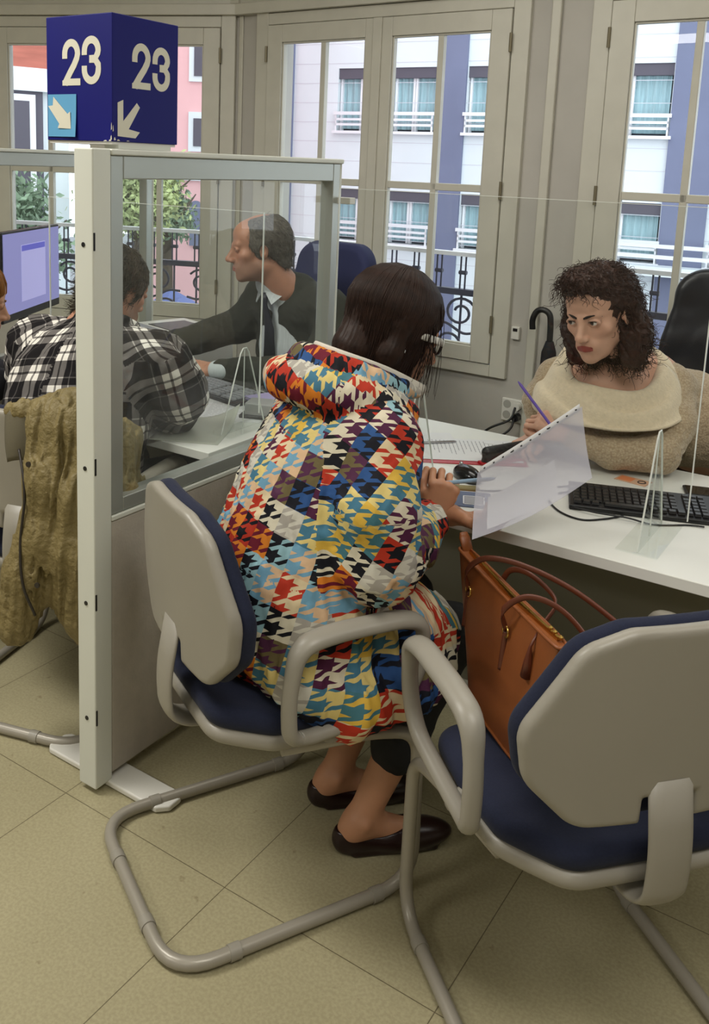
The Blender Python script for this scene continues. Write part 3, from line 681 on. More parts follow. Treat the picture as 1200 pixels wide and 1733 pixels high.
# ------------------------------------------------------------------ visitor chairs
def yb(x, z): return -.168-.05*(z-.55)+.5*x*x
def visitor_chair():
    root = empty('visitor_chair', (0, 0, 0), 0)
    P = []
    side = lambda s: [(.20*s, -.02, .398), (.235*s, .17, .402), (.24*s, .285, .375), (.24*s, .292, .015), (.24*s, -.262, .015)]
    full = side(1)+side(-1)[::-1]
    pts = fillet(full, [.03, .03, .07, .09, .10, .10, .09, .07, .03, .03], 8)
    mb = MB(); mb.tube(pts, .0138, seg=14); mb.build('cantilever_frame', m_tube, root, smooth=True)
    for q, d in (((.24, -.13, .015), (0, 1, 0)), ((.24, .20, .015), (0, 1, 0)), ((-.24, -.13, .015), (0, 1, 0)), ((-.24, .20, .015), (0, 1, 0)), ((-.10, -.262, .015), (1, 0, 0)), ((.10, -.262, .015), (1, 0, 0))):
        mb = MB(); a = Vector(q); d = Vector(d); mb.tube([a-d*.012, a+d*.012], .0162, seg=14); mb.build('floor_clip', m_chair, root, auto=40)
    # seat pan and cushion
    outl = [(-.11, -.085), (.11, -.085), (.165, -.02), (.175, .08), (.165, .18), (-.165, .18), (-.175, .08), (-.165, -.02)]
    def slab(z0, z1, grow, rnd, res, bowl):
        s = Sdf((-.31, -.24, z0-.04), (.29, .31, z1+.04), res); zc, h = (z0+z1)/2, (z1-z0)/2
        def fn(X, Y, Z):
            zz = Z-zc-bowl*((X/.24)**2)-.012*np.clip((Y-.1)/.15, 0, 1)*-1.2+0.02*np.clip((-Y-.08)/.13, 0, 1)**2*-.8
            d2 = sd_poly(X, Y, outl)-grow-.07+rnd; dz = np.abs(zz)-h+rnd
            return np.minimum(np.maximum(d2, dz), 0)+np.sqrt(np.maximum(d2, 0)**2+np.maximum(dz, 0)**2)-rnd
        s.comb(s.lo+.03, s.lo+s.n*res-.03, fn, .001, '+'); return s
    sdf_obj('seat_pan', slab(.405, .442, -.002, .018, .006, .006), m_chair, root, 3)
    sdf_obj('seat_cushion', slab(.436, .486, -.004, .024, .006, .004), m_navy, root, 3)
    # backrest shell with a notch and the cushion in front
    bo = [(-.13, .612), (.13, .612), (.178, .66), (.185, .70), (.125, .80), (.085, .815), (-.085, .815), (-.125, .80), (-.185, .70), (-.178, .66)]
    def back(y0, y1, grow, rnd, res, notch):
        s = Sdf((-.32, -.27, .50), (.32, -.05, .95), res); yc, h = (y0+y1)/2, (y1-y0)/2
        def fn(X, Y, Z):
            d2 = sd_poly(X, Z, bo)-.07-grow+rnd
            if notch:
                nd = np.maximum(np.abs(X)-.046, Z-.590); d2 = np.maximum(d2, -nd+rnd)
            yy = Y-yb(X, Z)-yc; dy = np.abs(yy)-h+rnd
            return np.minimum(np.maximum(d2, dy), 0)+np.sqrt(np.maximum(d2, 0)**2+np.maximum(dy, 0)**2)-rnd
        s.comb(s.lo+.03, s.lo+s.n*res-.03, fn, .001, '+'); return s
    sdf_obj('backrest_shell', back(-.012, .016, -.002, .012, .004, True), m_chair, root, 3)
    sdf_obj('backrest_cushion', back(.012, .045, .000, .016, .005, False), m_navy, root, 3)
    mb = MB(); P = fillet([(0, -.176, .62), (0, -.196, .50), (0, -.19, .412), (0, -.14, .385), (0, .02, .40)], [0, .06, .05, .05, 0], 8)
    mb.tube(P, .010, seg=16, ry=.041, upv=(1, 0, 0)); o = mb.build('spine', m_chair, root, smooth=True)
    # arms: closed loops
    for s in (-1, 1):
        P = fillet([(.272*s, -.04, .470), (.272*s, -.045, .55), (.272*s, -.028, .658), (.272*s, .05, .668), (.272*s, .20, .665), (.272*s, .258, .645), (.27*s, .262, .55), (.265*s, .225, .478), (.26*s, .10, .457), (.26*s, .0, .452)], .05, 6, closed=True)
        P = np.array(P); n = len(P); w = np.array([.0175+.006*np.clip((p[2]-.6)/.06, 0, 1) for p in P])
        mb = MB(); mb.tube(P, w, closed=True, seg=14, ry=.0145+.001*np.clip((P[:, 2]-.6)/.06, 0, 1), upv=None)
        mb.build('armrest', m_chair, root, smooth=True)
        mb = MB(); mb.tube([(.26*s, .06, .448), (.20*s, .07, .425), (.15*s, .08, .40)], [.02, .026, .02], seg=12); mb.build('arm_bracket', m_chair, root, smooth=True)
    return root
vc = visitor_chair()
def place(o, x, y, ang, label):
    o.location = (x, y, 0.0012); o.rotation_euler = (0, 0, math.radians(ang-90)); o['label'] = label; o['category'] = 'chair'; o['group'] = 'grey shell visitor chairs'
chair1 = vc; place(vc, -1.125, 1.471, 62.6, 'grey shell armchair with navy seat on which the woman in the patterned coat sits')
chair2 = copy_tree(vc); place(chair2, -.374, 1.526, 138.9, 'empty grey and navy armchair at lower right holding the tan handbag')
chair3 = copy_tree(vc); place(chair3, -2.00, 1.685, 106, 'grey armchair at the left edge with an olive jacket over its back')
# ------------------------------------------------------------------ people: shared builders
def skin_mat(name, base, lip, dark, rough=0.48):
    a = N(name); at = a.n('ShaderNodeAttribute', attribute_name='paint'); sp = a.n('ShaderNodeSeparateColor'); a.set(sp.inputs[0], at.outputs['Color'])
    tc = a.n('ShaderNodeTexCoord'); nz = a.n('ShaderNodeTexNoise', i_Scale=28.0, i_Detail=4.0); a.set(nz.inputs['Vector'], tc.outputs['Object'])
    b = lin(base); c = a.mix(nz.outputs['Fac'], tuple(v*.88 for v in b), tuple(min(1, v*1.12) for v in b))
    c = a.mix(sp.outputs[0], c, lin(lip)); c = a.mix(sp.outputs[1], c, lin(dark)); c = a.mix(a.math('MULTIPLY', sp.outputs[2], .22), c, (b[0]*1.0, b[1]*.62, b[2]*.55))
    a.set(a.b.inputs['Base Color'], c); a.b.inputs['Roughness'].default_value = rough
    a.b.inputs['Subsurface Weight'].default_value = 0.12; a.b.inputs['Subsurface Radius'].default_value = (.012, .005, .003); a.b.inputs['Subsurface Scale'].default_value = 0.6
    n2 = a.n('ShaderNodeTexNoise', i_Scale=420.0, i_Detail=2.0); a.set(n2.inputs['Vector'], tc.outputs['Object']); a.bump(n2.outputs['Fac'], 0.12, 0.0006)
    return a.m
m_eye = mat('eye_white', (214, 206, 198), 0.2); m_iris = mat('iris_brown', (52, 34, 24), 0.1); m_pupil = mat('pupil', (6, 5, 5), 0.08)
def head_T(c, heading, pitch=0.0, roll=0.0):
    """face looks along heading (degrees, world) pitched down by pitch"""
    R = np.array(Matrix.Rotation(math.radians(heading-90), 3, 'Z') @ Matrix.Rotation(math.radians(-pitch), 3, 'X') @ Matrix.Rotation(math.radians(roll), 3, 'Y'))
    return R, np.array(c, float)
def head_sdf(sex='f', age=0.3, res=0.0018, neck=((0, -.015, -.07), (0, -.04, -.17)), nk=None, lower=-.20, open_eye=.0050):
    s = Sdf((-.10, -.14, lower), (.10, .14, .13), res); m = sex == 'm'
    s.ell((0, -.018, .035), (.074, .092, .080), k=.01)
    s.ell((0, .030, -.025), (.0575, .060, .085), k=.025)
    s.ell((0, .045, -.085), (.046 if m else .040, .042, .032), k=.03)
    s.ell((0, .075, -.104), (.023 if m else .019, .016, .016), k=.02)
    s.ell((0, .045, .045), (.058, .045, .045), k=.03)
    for g in (-1, 1):
        s.ell((g*(.046 if m else .042), .002, -.062), .022 if m else .018, k=.025)
        s.ell((g*.043, .056, -.022), (.020, .018, .015), k=.022)
        s.cap((g*.040, .076, .019), (g*.012, .088, .014), .009 if m else .0065, k=.014)
        s.ell((g*.0335, .100, .001), (.016, .013, .011), k=.012, mode='-')
    nw = 1.15 if m else 1.0
    s.cap((0, .074, .014), (0, .088, -.035), .0125, .015, k=.008)
    s.cap((0, .085, .012), (0, .112, -.032), .0072*nw, .0098*nw, k=.013)
    s.ell((0, .1145, -.036), (.0105*nw, .0105, .0095), k=.008)
    for g in (-1, 1): s.ell((g*.0115*nw, .102, -.040), (.0078, .0105, .0075), k=.007)
    for g in (-1, 1): s.ell((g*.0062*nw, .108, -.0475), (.0032, .0045, .0028), k=.003, mode='-')
    s.ell((0, .082, -.068), (.030, .018, .022), k=.016)
    for g in (-1, 1):
        s.cap((g*.0215, .0865, -.0675), (g*.004, .0980, -.0640), .0026, .0042, k=.004)
        s.cap((g*.017, .0885, -.0735), (0, .0965, -.0750), .0030, .0056, k=.005)
    s.cap((-.021, .0945, -.0695), (.021, .0945, -.0695), .0010, k=.0035, mode='-')
    s.ell((0, .101, -.086), (.014, .006, .004), k=.010, mode='-')
    for g in (-1, 1):
        c = (g*.0315, .0785, .001); s.ell(c, .0142, k=.004)
        s.cap((g*.0445, .083, .001), (g*.019, .086, .0005), .0055, .0048, k=.004)
        s.ell((g*.0317, .096, .0005), (.0128, .014, open_eye), R=rotm(0, -g*.10, 0), k=.0012, mode='-')
        s.cap((g*.044, .0855, .0075), (g*.022, .0925, .0082), .0012, k=.003)
    for g in (-1, 1):
        R = rotm(0.12, 0, -g*.35); s.ell((g*.0735, -.010, -.010), (.007, .017, .028), R=R, k=.006)
        s.ell((g*.0805, -.005, -.006), (.0055, .010, .017), R=R, k=.004, mode='-'); s.ell((g*.072, .002, -.012), (.006, .006, .007), k=.005)
    nr = nk or (.060 if m else .048)
    s.cap(neck[0], neck[1], nr, nr*1.05, k=.03)
    return s
def paint_head(V, stubble=False, blush=True):
    x, y, z = V[:, 0], V[:, 1], V[:, 2]; c = np.zeros((len(V), 4), np.float32); c[:, 3] = 1
    ax = np.abs(x)
    up = (z < -.0595-.0*ax) & (z > -.0700) & (z < -.0585-ax*.28) ; lo = (z <= -.0695) & (z > -.0815+ax*.25)
    lipm = (up | lo) & (ax < .0225) & (y > .086)
    c[:, 0] = lipm
    lid = (np.hypot((ax-.0315)/.017, (z-.001)/.0085) < 1) & (y > .07); c[:, 1] = lid*.30
    if stubble:
        st = np.clip((-.035-z)/.02, 0, 1)*np.clip((y+.01)/.02, 0, 1)*(z > -.13); must = (z < -.048) & (z > -.062) & (ax < .03) & (y > .08)
        c[:, 1] = np.maximum(c[:, 1], .42*st*(~lipm)); c[:, 1] = np.maximum(c[:, 1], .5*must)
    if blush: c[:, 2] = np.exp(-((ax-.045)/.018)**2-((z+.03)/.02)**2)*.7+np.exp(-(ax/.012)**2-((z+.038)/.012)**2)*.5
    return c
def set_paint(me, c):
    at = me.color_attributes.new('paint', 'FLOAT_COLOR', 'POINT'); at.data.foreach_set('color', c.astype(np.float32).ravel())
def body_mesh(name, pieces, m, parent, org):
    """pieces: (V, F, paint or None) already in world space -> one mesh"""
    Vs, Fs, Cs, n = [], [], [], 0
    for V, F, c in pieces:
        Vs.append(V); Fs.append(F+n); n += len(V)
        Cs.append(c if c is not None else np.tile(np.array([[0, 0, 0, 1]], np.float32), (len(V), 1)))
    me = np_mesh(name, np.concatenate(Vs)-np.array(org), np.concatenate(Fs)); set_paint(me, np.concatenate(Cs))
    return link_mesh(name, me, m, parent)
def eyes(R, c, gaze, parent, org, brow=True, m_brow=None, bw=.0022):
    """gaze: direction in head space"""
    for g in (-1, 1):
        e = np.array([g*.0315, .0785, .001]); gz = Vector(gaze).normalized(); q = gz.to_track_quat('Z', 'Y').to_matrix()
        vs, fs, mi = [], [], []; seg = 24; rings = [0, 6, 12, 18, 24, 30, 40, 60, 90, 120, 150, 180]
        for i, a in enumerate(rings):
            a = math.radians(a); bulge = .0125+(.0006 if rings[i] < 28 else 0)
            for k in range(seg): t = 2*PI*k/seg; vs.append(tuple(Vector(e)+q @ Vector((math.sin(a)*math.cos(t), math.sin(a)*math.sin(t), math.cos(a)))*bulge))
        for i in range(len(rings)-1):
            for k in range(seg): fs.append((i*seg+k, i*seg+(k+1) % seg, (i+1)*seg+(k+1) % seg, (i+1)*seg+k)); mi.append(2 if rings[i] < 12 else (1 if rings[i] < 30 else 0))
        mb = MB(); V = np.array(vs) @ R.T+c-np.array(org); mb.add(V.tolist(), fs); mb.mi = mi
        mb.build('eye', [m_eye, m_iris, m_pupil], parent, smooth=True)
        if brow:
            P = spline([(g*.010, .0965, .0150), (g*.024, .0940, .0205), (g*.038, .0840, .0215), (g*.050, .0700, .0150)], 6)
            V = P @ R.T+c-np.array(org); mb = MB(); mb.tube(V, [bw*(.9+.5*math.sin(min(1, i/9)*PI))*(1-.65*(i/len(P))**2) for i in range(len(P))], seg=8); mb.build('eyebrow', m_brow, parent, smooth=True)
            P = spline([(g*.0190, .0905, .0020), (g*.026, .0925, .0055), (g*.036, .0915, .0057), (g*.0450, .0845, .0025)], 5); V = P @ R.T+c-np.array(org)
            mb = MB(); mb.tube(V, .0008, seg=6); mb.build('eyelash', m_brow, parent, smooth=True)
def strands_mesh(P, r, sides=3):
    """P (n, m, 3) paths; r (m,) radii"""
    n, m, _ = P.shape; T = np.gradient(P, axis=1); T /= np.linalg.norm(T, axis=2, keepdims=True)+1e-9
    a = np.array([.3, .5, .81]); U = np.cross(T, a); U /= np.linalg.norm(U, axis=2, keepdims=True)+1e-9; W = np.cross(T, U)
    ang = np.arange(sides)*2*PI/sides; r = np.broadcast_to(r, (m,))
    V = P[:, :, None]+r[None, :, None, None]*(np.cos(ang)[None, None, :, None]*U[:, :, None]+np.sin(ang)[None, None, :, None]*W[:, :, None])
    V = V.reshape(-1, 3); i = np.arange(n)[:, None, None]*m*sides; j = np.arange(m-1)[None, :, None]*sides; k = np.arange(sides)[None, None]; k2 = (k+1) % sides
    F = np.stack([i+j+k, i+j+k2, i+j+sides+k2, i+j+sides+k], -1).reshape(-1, 4); return V, F
def hair_mat(name, c1, c2, rough=0.42):
    a = N(name); tc = a.n('ShaderNodeTexCoord'); nz = a.n('ShaderNodeTexNoise', i_Scale=60.0, i_Detail=3.0); a.set(nz.inputs['Vector'], tc.outputs['Object'])
    a.set(a.b.inputs['Base Color'], a.mix(nz.outputs['Fac'], lin(c1), lin(c2))); a.b.inputs['Roughness'].default_value = rough; a.b.inputs['Specular IOR Level'].default_value = .22
    n2 = a.n('ShaderNodeTexNoise', i_Scale=300.0); a.set(n2.inputs['Vector'], tc.outputs['Object']); a.bump(n2.outputs['Fac'], .3, .001); return a.m
# fingers: lengths of the three phalanges and start across the palm
FING = [(.030, (.040, .024, .020), .0086), (.010, (.044, .027, .021), .0088), (-.010, (.041, .025, .020), .0084), (-.029, (.033, .019, .018), .0074)]
def hand(s, wrist, fwd, nrm, side, curls, spread=0.05, thumb=((.55, .75, -.3), (.9, .3, -.35)), sc=1.0, wr=.026):
    """fwd along the palm, nrm out of the back of the hand, side=+1 thumb on fwd x nrm side; curls: per finger (a1, a2, a3) bends towards the palm"""
    w = np.array(wrist, float); f = np.array(fwd, float); f /= np.linalg.norm(f); n = np.array(nrm, float); n -= f*(n@f); n /= np.linalg.norm(n)
    l = np.cross(f, n)*side
    P = lambda a, b, c: w+(f*a+l*b+n*c)*sc
    for b in (.026, .009, -.009, -.026): s.cap(P(.008, b*.55, -.002), P(.088-abs(b)*.25, b*1.02, 0), .0125*sc, .0105*sc, k=.012)
    s.cap(P(.012, .012, -.006), P(.05, .030, -.008), .014*sc, .011*sc, k=.012); s.cap(P(.015, -.014, -.008), P(.06, -.026, -.007), .013*sc, .010*sc, k=.012)
    tips = []
    for (b, L, r), c in zip(FING, curls):
        p = P(.088-abs(b)*.30, b, .001); a = 0.0; sp = b/.03*spread
        for i in range(3):
            a += c[i]; dr = f*math.cos(a)-n*math.sin(a)+l*sp; dr /= np.linalg.norm(dr); q = p+dr*L[i]*sc
            rr = r*sc*(1-.10*i); s.cap(p, q, rr*1.02, rr*.90, k=.004); p = q
        tips.append(p)
    p = P(.022, .024, -.008)
    for i, (d, L) in enumerate(zip((thumb[0], thumb[0], thumb[1]), (.030, .032, .026))):
        dr = f*d[0]+l*d[1]+n*d[2]; dr /= np.linalg.norm(dr); q = p+dr*L*sc; s.cap(p, q, (.0125, .0105, .0095)[i]*sc, (.0108, .0095, .0078)[i]*sc, k=.007); p = q
    return tips
def cloth_uv(me, V, F, parts):
    """parts: (name, pts, up, scale, rot, off). each face takes the nearest chain; uv = angle*radius, length"""
    C = V[F].mean(1); best = np.full(len(F), 1e9); idx = np.zeros(len(F), int); 
    def proj(X, part):
        pts = np.array(part['pts'], float); ref = np.array(part['ref'], float); bd = np.full(len(X), 1e9); Lo = np.zeros(len(X)); U = np.zeros(len(X)); acc = 0
        for a, b, ra, rb in zip(pts[:-1], pts[1:], part['r'][:-1], part['r'][1:]):
            ab = b-a; L = np.linalg.norm(ab); t = ((X-a)@ab)/L**2; tc = np.clip(t, 0, 1); q = X-a-tc[:, None]*ab
            d = np.linalg.norm(q, axis=1)-(ra+(rb-ra)*tc)+(np.maximum(-t, 0)*L*.8 if part.get('nopole') and acc == 0 else 0); m = d < bd; bd[m] = d[m]
            ax = ab/L; e1 = ref-ax*(ref@ax); e1 /= np.linalg.norm(e1); e2 = np.cross(ax, e1)
            ang = np.arctan2(q@e2, q@e1); te = t if part.get('ext', True) else tc
            U[m] = ang[m]*part['R']; Lo[m] = acc+te[m]*L; acc += L
        return bd, U, Lo
    for i, p in enumerate(parts):
        if p.get('planar'): bd = np.where((C[:, 2] < p['zmax']+.35*(C[:, 1]-p['ymin'])) & (C[:, 1] > p['ymin']) & (C[:, 2] < p['ztop']), -.05, 9.)
        else: bd, _, _ = proj(C, p); bd = bd+p.get('bias', 0); m = bd < best; best[m] = bd[m]; idx[m] = i
    uv = np.zeros((len(F), F.shape[1], 2))
    for i, p in enumerate(parts):
        m = np.where(idx == i)[0]
        if not len(m): continue
        X = V[F[m]].reshape(-1, 3)
        if p.get('planar'): U, Lo = X[:, 1]-X[:, 0]*.45, X[:, 2]
        else: _, U, Lo = proj(X, p); U = U.reshape(len(m), -1); Lo = Lo.reshape(len(m), -1)
        per = 2*PI*p.get('R', 9.); U = U-np.round((U-U[:, :1])/per)*per
        c, s_ = math.cos(p.get('rot', 0)), math.sin(p.get('rot', 0)); o = p.get('off', (0, 0))
        uv[m, :, 0] = c*U-s_*Lo+o[0]; uv[m, :, 1] = s_*U+c*Lo+o[1]
    ul = me.uv_layers.new(name='UVMap'); ul.data.foreach_set('uv', uv.astype(np.float32).ravel())
def houndstooth_mat():
    a = N('patchwork_houndstooth'); uv = a.n('ShaderNodeUVMap'); sp = a.n('ShaderNodeSeparateXYZ'); a.set(sp.inputs[0], uv.outputs[0])
    U, V_ = sp.outputs[0], sp.outputs[1]; PW, PH, PER = .050, .058, .050
    i = a.math('FLOOR', a.math('DIVIDE', U, PW)); j = a.math('FLOOR', a.math('DIVIDE', V_, PH))
    x = a.math('MULTIPLY', U, 8/PER); y = a.math('MULTIPLY', V_, 8/.037)
    md = lambda v, k: a.math('FLOORED_MODULO', v, float(k))
    warp = a.math('LESS_THAN', md(x, 8), 4.0); weft = a.math('LESS_THAN', md(y, 8), 4.0); tw = a.math('LESS_THAN', md(a.math('SUBTRACT', y, x), 4), 2.0)
    dark = a.math('ADD', a.math('MULTIPLY', tw, warp), a.math('MULTIPLY', a.math('SUBTRACT', 1.0, tw), weft))
    pairs = [((12, 12, 22), (186, 52, 30)), ((14, 14, 24), (222, 214, 190)), ((16, 18, 30), (44, 84, 142)), ((118, 168, 196), (224, 188, 150)), ((70, 120, 132), (226, 184, 74)), ((80, 28, 62), (224, 214, 190)),
             ((176, 170, 160), (214, 210, 196)), ((112, 22, 44), (224, 132, 40)), ((84, 40, 72), (112, 100, 66)), ((190, 54, 32), (228, 208, 168)), ((14, 14, 24), (150, 190, 200)), ((72, 124, 150), (228, 206, 130))]
    n = len(pairs); h = md(a.math('ADD', a.math('ADD', a.math('MULTIPLY', i, 5.0), a.math('MULTIPLY', j, 7.0)), a.math('FLOOR', a.math('MULTIPLY', a.math('FRACT', a.math('MULTIPLY', a.math('SINE', a.math('ADD', a.math('MULTIPLY', i, 12.9), a.math('MULTIPLY', j, 78.2))), 437.5)), 3.0))), n)
    hf = a.math('DIVIDE', a.math('ADD', h, 0.5), n)
    def ramp(k):
        r = a.n('ShaderNodeValToRGB'); r.color_ramp.interpolation = 'CONSTANT'; el = r.color_ramp.elements
        el[0].position = 0; el[0].color = (*lin(pairs[0][k]), 1)
        el[1].position = 1/n; el[1].color = (*lin(pairs[1][k]), 1)
        for q in range(2, n): e = el.new(q/n); e.color = (*lin(pairs[q][k]), 1)
        a.set(r.inputs[0], hf); return r.outputs[0]
    a.set(a.b.inputs['Base Color'], a.mix(.16, a.mix(dark, ramp(1), ramp(0)), (0.01, .01, .012))); a.b.inputs['Roughness'].default_value = .75; a.b.inputs['Specular IOR Level'].default_value = .25
    tc = a.n('ShaderNodeTexCoord'); nz = a.n('ShaderNodeTexNoise', i_Scale=30.0, i_Detail=5.0); a.set(nz.inputs['Vector'], tc.outputs['Object']); a.bump(nz.outputs['Fac'], .35, .006)
    return a.m
def plaid_mat():
    a = N('plaid_flannel'); uv = a.n('ShaderNodeUVMap'); sp = a.n('ShaderNodeSeparateXYZ'); a.set(sp.inputs[0], uv.outputs[0]); PER = .115
    def tone(v, off):
        f = a.math('FRACT', a.math('ADD', a.math('DIVIDE', v, PER), off))
        r = a.n('ShaderNodeValToRGB'); r.color_ramp.interpolation = 'CONSTANT'; el = r.color_ramp.elements
        el[0].position = 0; el[0].color = (0, 0, 0, 1); el[1].position = .40; el[1].color = (1, 1, 1, 1)
        for p, c in ((.58, 0.12), (.64, 1), (.80, 0), (.965, .45)): e = el.new(p); e.color = (c, c, c, 1)
        a.set(r.inputs[0], f); return r.outputs[0]
    t = a.math('MULTIPLY', a.math('ADD', tone(sp.outputs[0], .1), tone(sp.outputs[1], .3)), .5)
    r = a.n('ShaderNodeValToRGB'); el = r.color_ramp.elements; el[0].color = (*lin((22, 20, 22)), 1); el[1].position = 1; el[1].color = (*lin((226, 222, 214)), 1); e = el.new(.5); e.color = (*lin((104, 100, 98)), 1)
    a.set(r.inputs[0], t); a.set(a.b.inputs['Base Color'], r.outputs[0]); a.b.inputs['Roughness'].default_value = .9; a.b.inputs['Specular IOR Level'].default_value = .2
    tc = a.n('ShaderNodeTexCoord'); nz = a.n('ShaderNodeTexNoise', i_Scale=24.0, i_Detail=5.0); a.set(nz.inputs['Vector'], tc.outputs['Object']); a.bump(nz.outputs['Fac'], .3, .006)
    return a.m
def folds(s, amp, f, seed, dirv=(1, 1, 1)):
    dx, dy, dz = dirv
    def fn(X, Y, Z):
        n = np_noise(X*dx, Y*dy, Z*dz, seed, f); n2 = np_noise(X*dx, Y*dy, Z*dz, seed+9, f*2.3)
        return amp*((1-np.abs(n)*1.6)*.7+(1-np.abs(n2)*1.6)*.35)*-1+amp*.5
    s.disp(fn)
# ================================================================== woman in the patterned coat (customer)
ANG = math.radians(62.6); Dv = np.array([math.cos(ANG), math.sin(ANG), 0]); Pv = np.array([math.sin(ANG), -math.cos(ANG), 0]); OA = np.array([-1.125, 1.471, 0.])
def LA(x, y, z): return OA+Pv*x+Dv*y+np.array([0, 0, z])
TA = np.stack([Pv, Dv, np.array([0, 0, 1.])], 1)
def toW(V): return V @ TA.T+OA
skinA = skin_mat('skin_tan', (190, 138, 106), (160, 90, 78), (80, 54, 42)); skinB = skin_mat('skin_fair', (206, 160, 136), (150, 66, 58), (70, 48, 40))
skinM = skin_mat('skin_ruddy', (186, 134, 108), (160, 96, 84), (110, 96, 88)); skinO = skin_mat('skin_light', (208, 158, 126), (170, 86, 78), (80, 54, 42))
m_brownhair = hair_mat('dark_brown_hair', (18, 12, 10), (54, 34, 25), .5); m_curly = hair_mat('curly_brown_hair', (30, 20, 17), (70, 44, 34)); m_greyhair = hair_mat('grey_hair', (62, 58, 54), (128, 122, 112), .6)
m_greydark = hair_mat('dark_grey_hair', (40, 38, 34), (104, 98, 84), .55); m_goldhair = hair_mat('golden_brown_hair', (120, 76, 34), (176, 122, 60)); m_browb = hair_mat('eyebrow_dark', (26, 18, 14), (40, 28, 22))
m_coat = houndstooth_mat(); m_lining = mat('cream_lining', (206, 200, 188), .8); m_trou = mat('black_trousers', (18, 18, 20), .85, noise=.2, nscale=60)
m_shoe = mat('dark_burgundy_shoe', (34, 14, 14), .28); m_gold = mat('gold_metal', (214, 176, 96), .25, metal=1.0); m_silver = mat('silver_metal', (200, 200, 204), .25, metal=1.0)
orgA = tuple(LA(0, .1, 0)); pa = empty('person', orgA, 0, 'woman with long dark hair in a multicoloured houndstooth patchwork coat seated at the desk', 'person')
HA = LA(0.0, .335, 1.197); RA, cA = head_T(HA, 56, 22, -4)
hs = head_sdf('f', neck=((0, -.02, -.07), (0, -.07, -.20)), nk=.05, lower=-.24); V, F = hs.mesh(2); pieces = [(V @ RA.T+cA, F, paint_head(V))]
# hands and forearms
def to_sdf(pts, pad, res): P = np.array(pts); return Sdf(P.min(0)-pad, P.max(0)+pad, res)
wR = LA(.075, .412, .768); eR = LA(.215, .19, .755); fR = np.array([0, 0, 1.])+Dv*.28+Pv*.12
s = to_sdf([eR*.5+wR*.5, wR, wR+Dv*.08-Pv*.09+(0, 0, .12), wR+Dv*.03+Pv*.05], .06, .0019)
s.cap(eR, wR, .040, .024, k=.01); s.ell(wR, (.026, .026, .024), k=.01)
hand(s, wR, fR, (Pv*.85-Dv*.5), -1, [(1.0, 1.25, .7), (1.1, 1.3, .8), (1.2, 1.3, .8), (1.25, 1.3, .8)], .03, ((.80, .35, -.45), (.9, -.1, -.5)), sc=.98)
V, F = s.mesh(2); pieces.append((V, F, None))
wL = LA(.085, .455, .775); eL = LA(-.13, .40, .70)
fL = Pv*.80+Dv*.18+np.array([0, 0, -.02])
s = to_sdf([wL, wL+fL*.24, eL*.5+wL*.5], .06, .0019); s.cap(eL, wL, .040, .024, k=.01); s.ell(wL, (.025, .025, .022), k=.01)
tipsL = hand(s, wL, fL, (-Dv*.45+np.array([0, 0, -.85])+Pv*.1), 1, [(.55, .6, .3), (.6, .6, .3), (.65, .7, .3), (.7, .7, .3)], .05, ((.80, .40, -.55), (.95, -.1, -.35)), sc=.96)
V, F = s.mesh(2); pieces.append((V, F, None))
# bare shins, ankles and feet
ankR, ankL = np.array([-.925, 1.650, .085]), np.array([-1.060, 1.745, .085]); kR, kL = LA(.11, .46, .50), LA(-.09, .47, .50)
fd = np.array([math.cos(math.radians(44)), math.sin(math.radians(44)), 0])
for an, kn in ((ankR, kR), (ankL, kL)):
    s = to_sdf([an+(0, 0, .22), an-(0, 0, .08), an+fd*.2, an-fd*.06], .05, .003)
    s.cap(an, an+(kn-an)*.75, .034, .054, k=.02); s.ell(an-fd*.028+(0, 0, -.035), (.030, .030, .034), k=.03); s.cap(an+(0, 0, -.015), an+fd*.13+(0, 0, -.055), .032, .026, k=.03)
    for g in (-1, 1): s.ell(an+np.array([fd[1], -fd[0], 0])*g*.031, .011, k=.012)
    V, F = s.mesh(2); pieces.append((V, F, None))
s = to_sdf([LA(-.2, 0, .5), LA(.2, .4, 1.1)], .1, .010); s.chain([LA(0, .07, .60), LA(0, .13, .80), LA(0, .20, .98), LA(0, .27, 1.08)], [.13, .12, .11, .06], k=.05); s.cap(LA(-.14, .22, .99), LA(.14, .21, .99), .05, k=.05)
s.chain([LA(.15, .2, 1.0), LA(.21, .19, .78)], [.045, .04], k=.02); s.chain([LA(-.15, .24, 1.0), LA(-.16, .36, .74)], [.045, .04], k=.02)
V, F = s.mesh(2); pieces.append((V, F, None))
body_mesh('body', pieces, skinA, pa, orgA); eyes(RA, cA, (0, 1, -.1), pa, orgA, True, m_browb)
# trousers
s = to_sdf([LA(-.2, 0, .5), LA(.2, .55, .6), ankR+(0, 0, .1), ankL+(0, 0, .1)], .1, .006)
s.ell(LA(0, .05, .575), (.17, .15, .10), R=TA, k=.05)
for kn, an, hx in ((kR, ankR, .09), (kL, ankL, -.09)): s.chain([LA(hx, .07, .58), kn, an+(kn-an)*.42, an+(kn-an)*.36], [.088, .062, .058, .056], k=.025)
folds(s, .004, 22, 5); sdf_obj('trousers', s, m_trou, pa, 2, orgA)
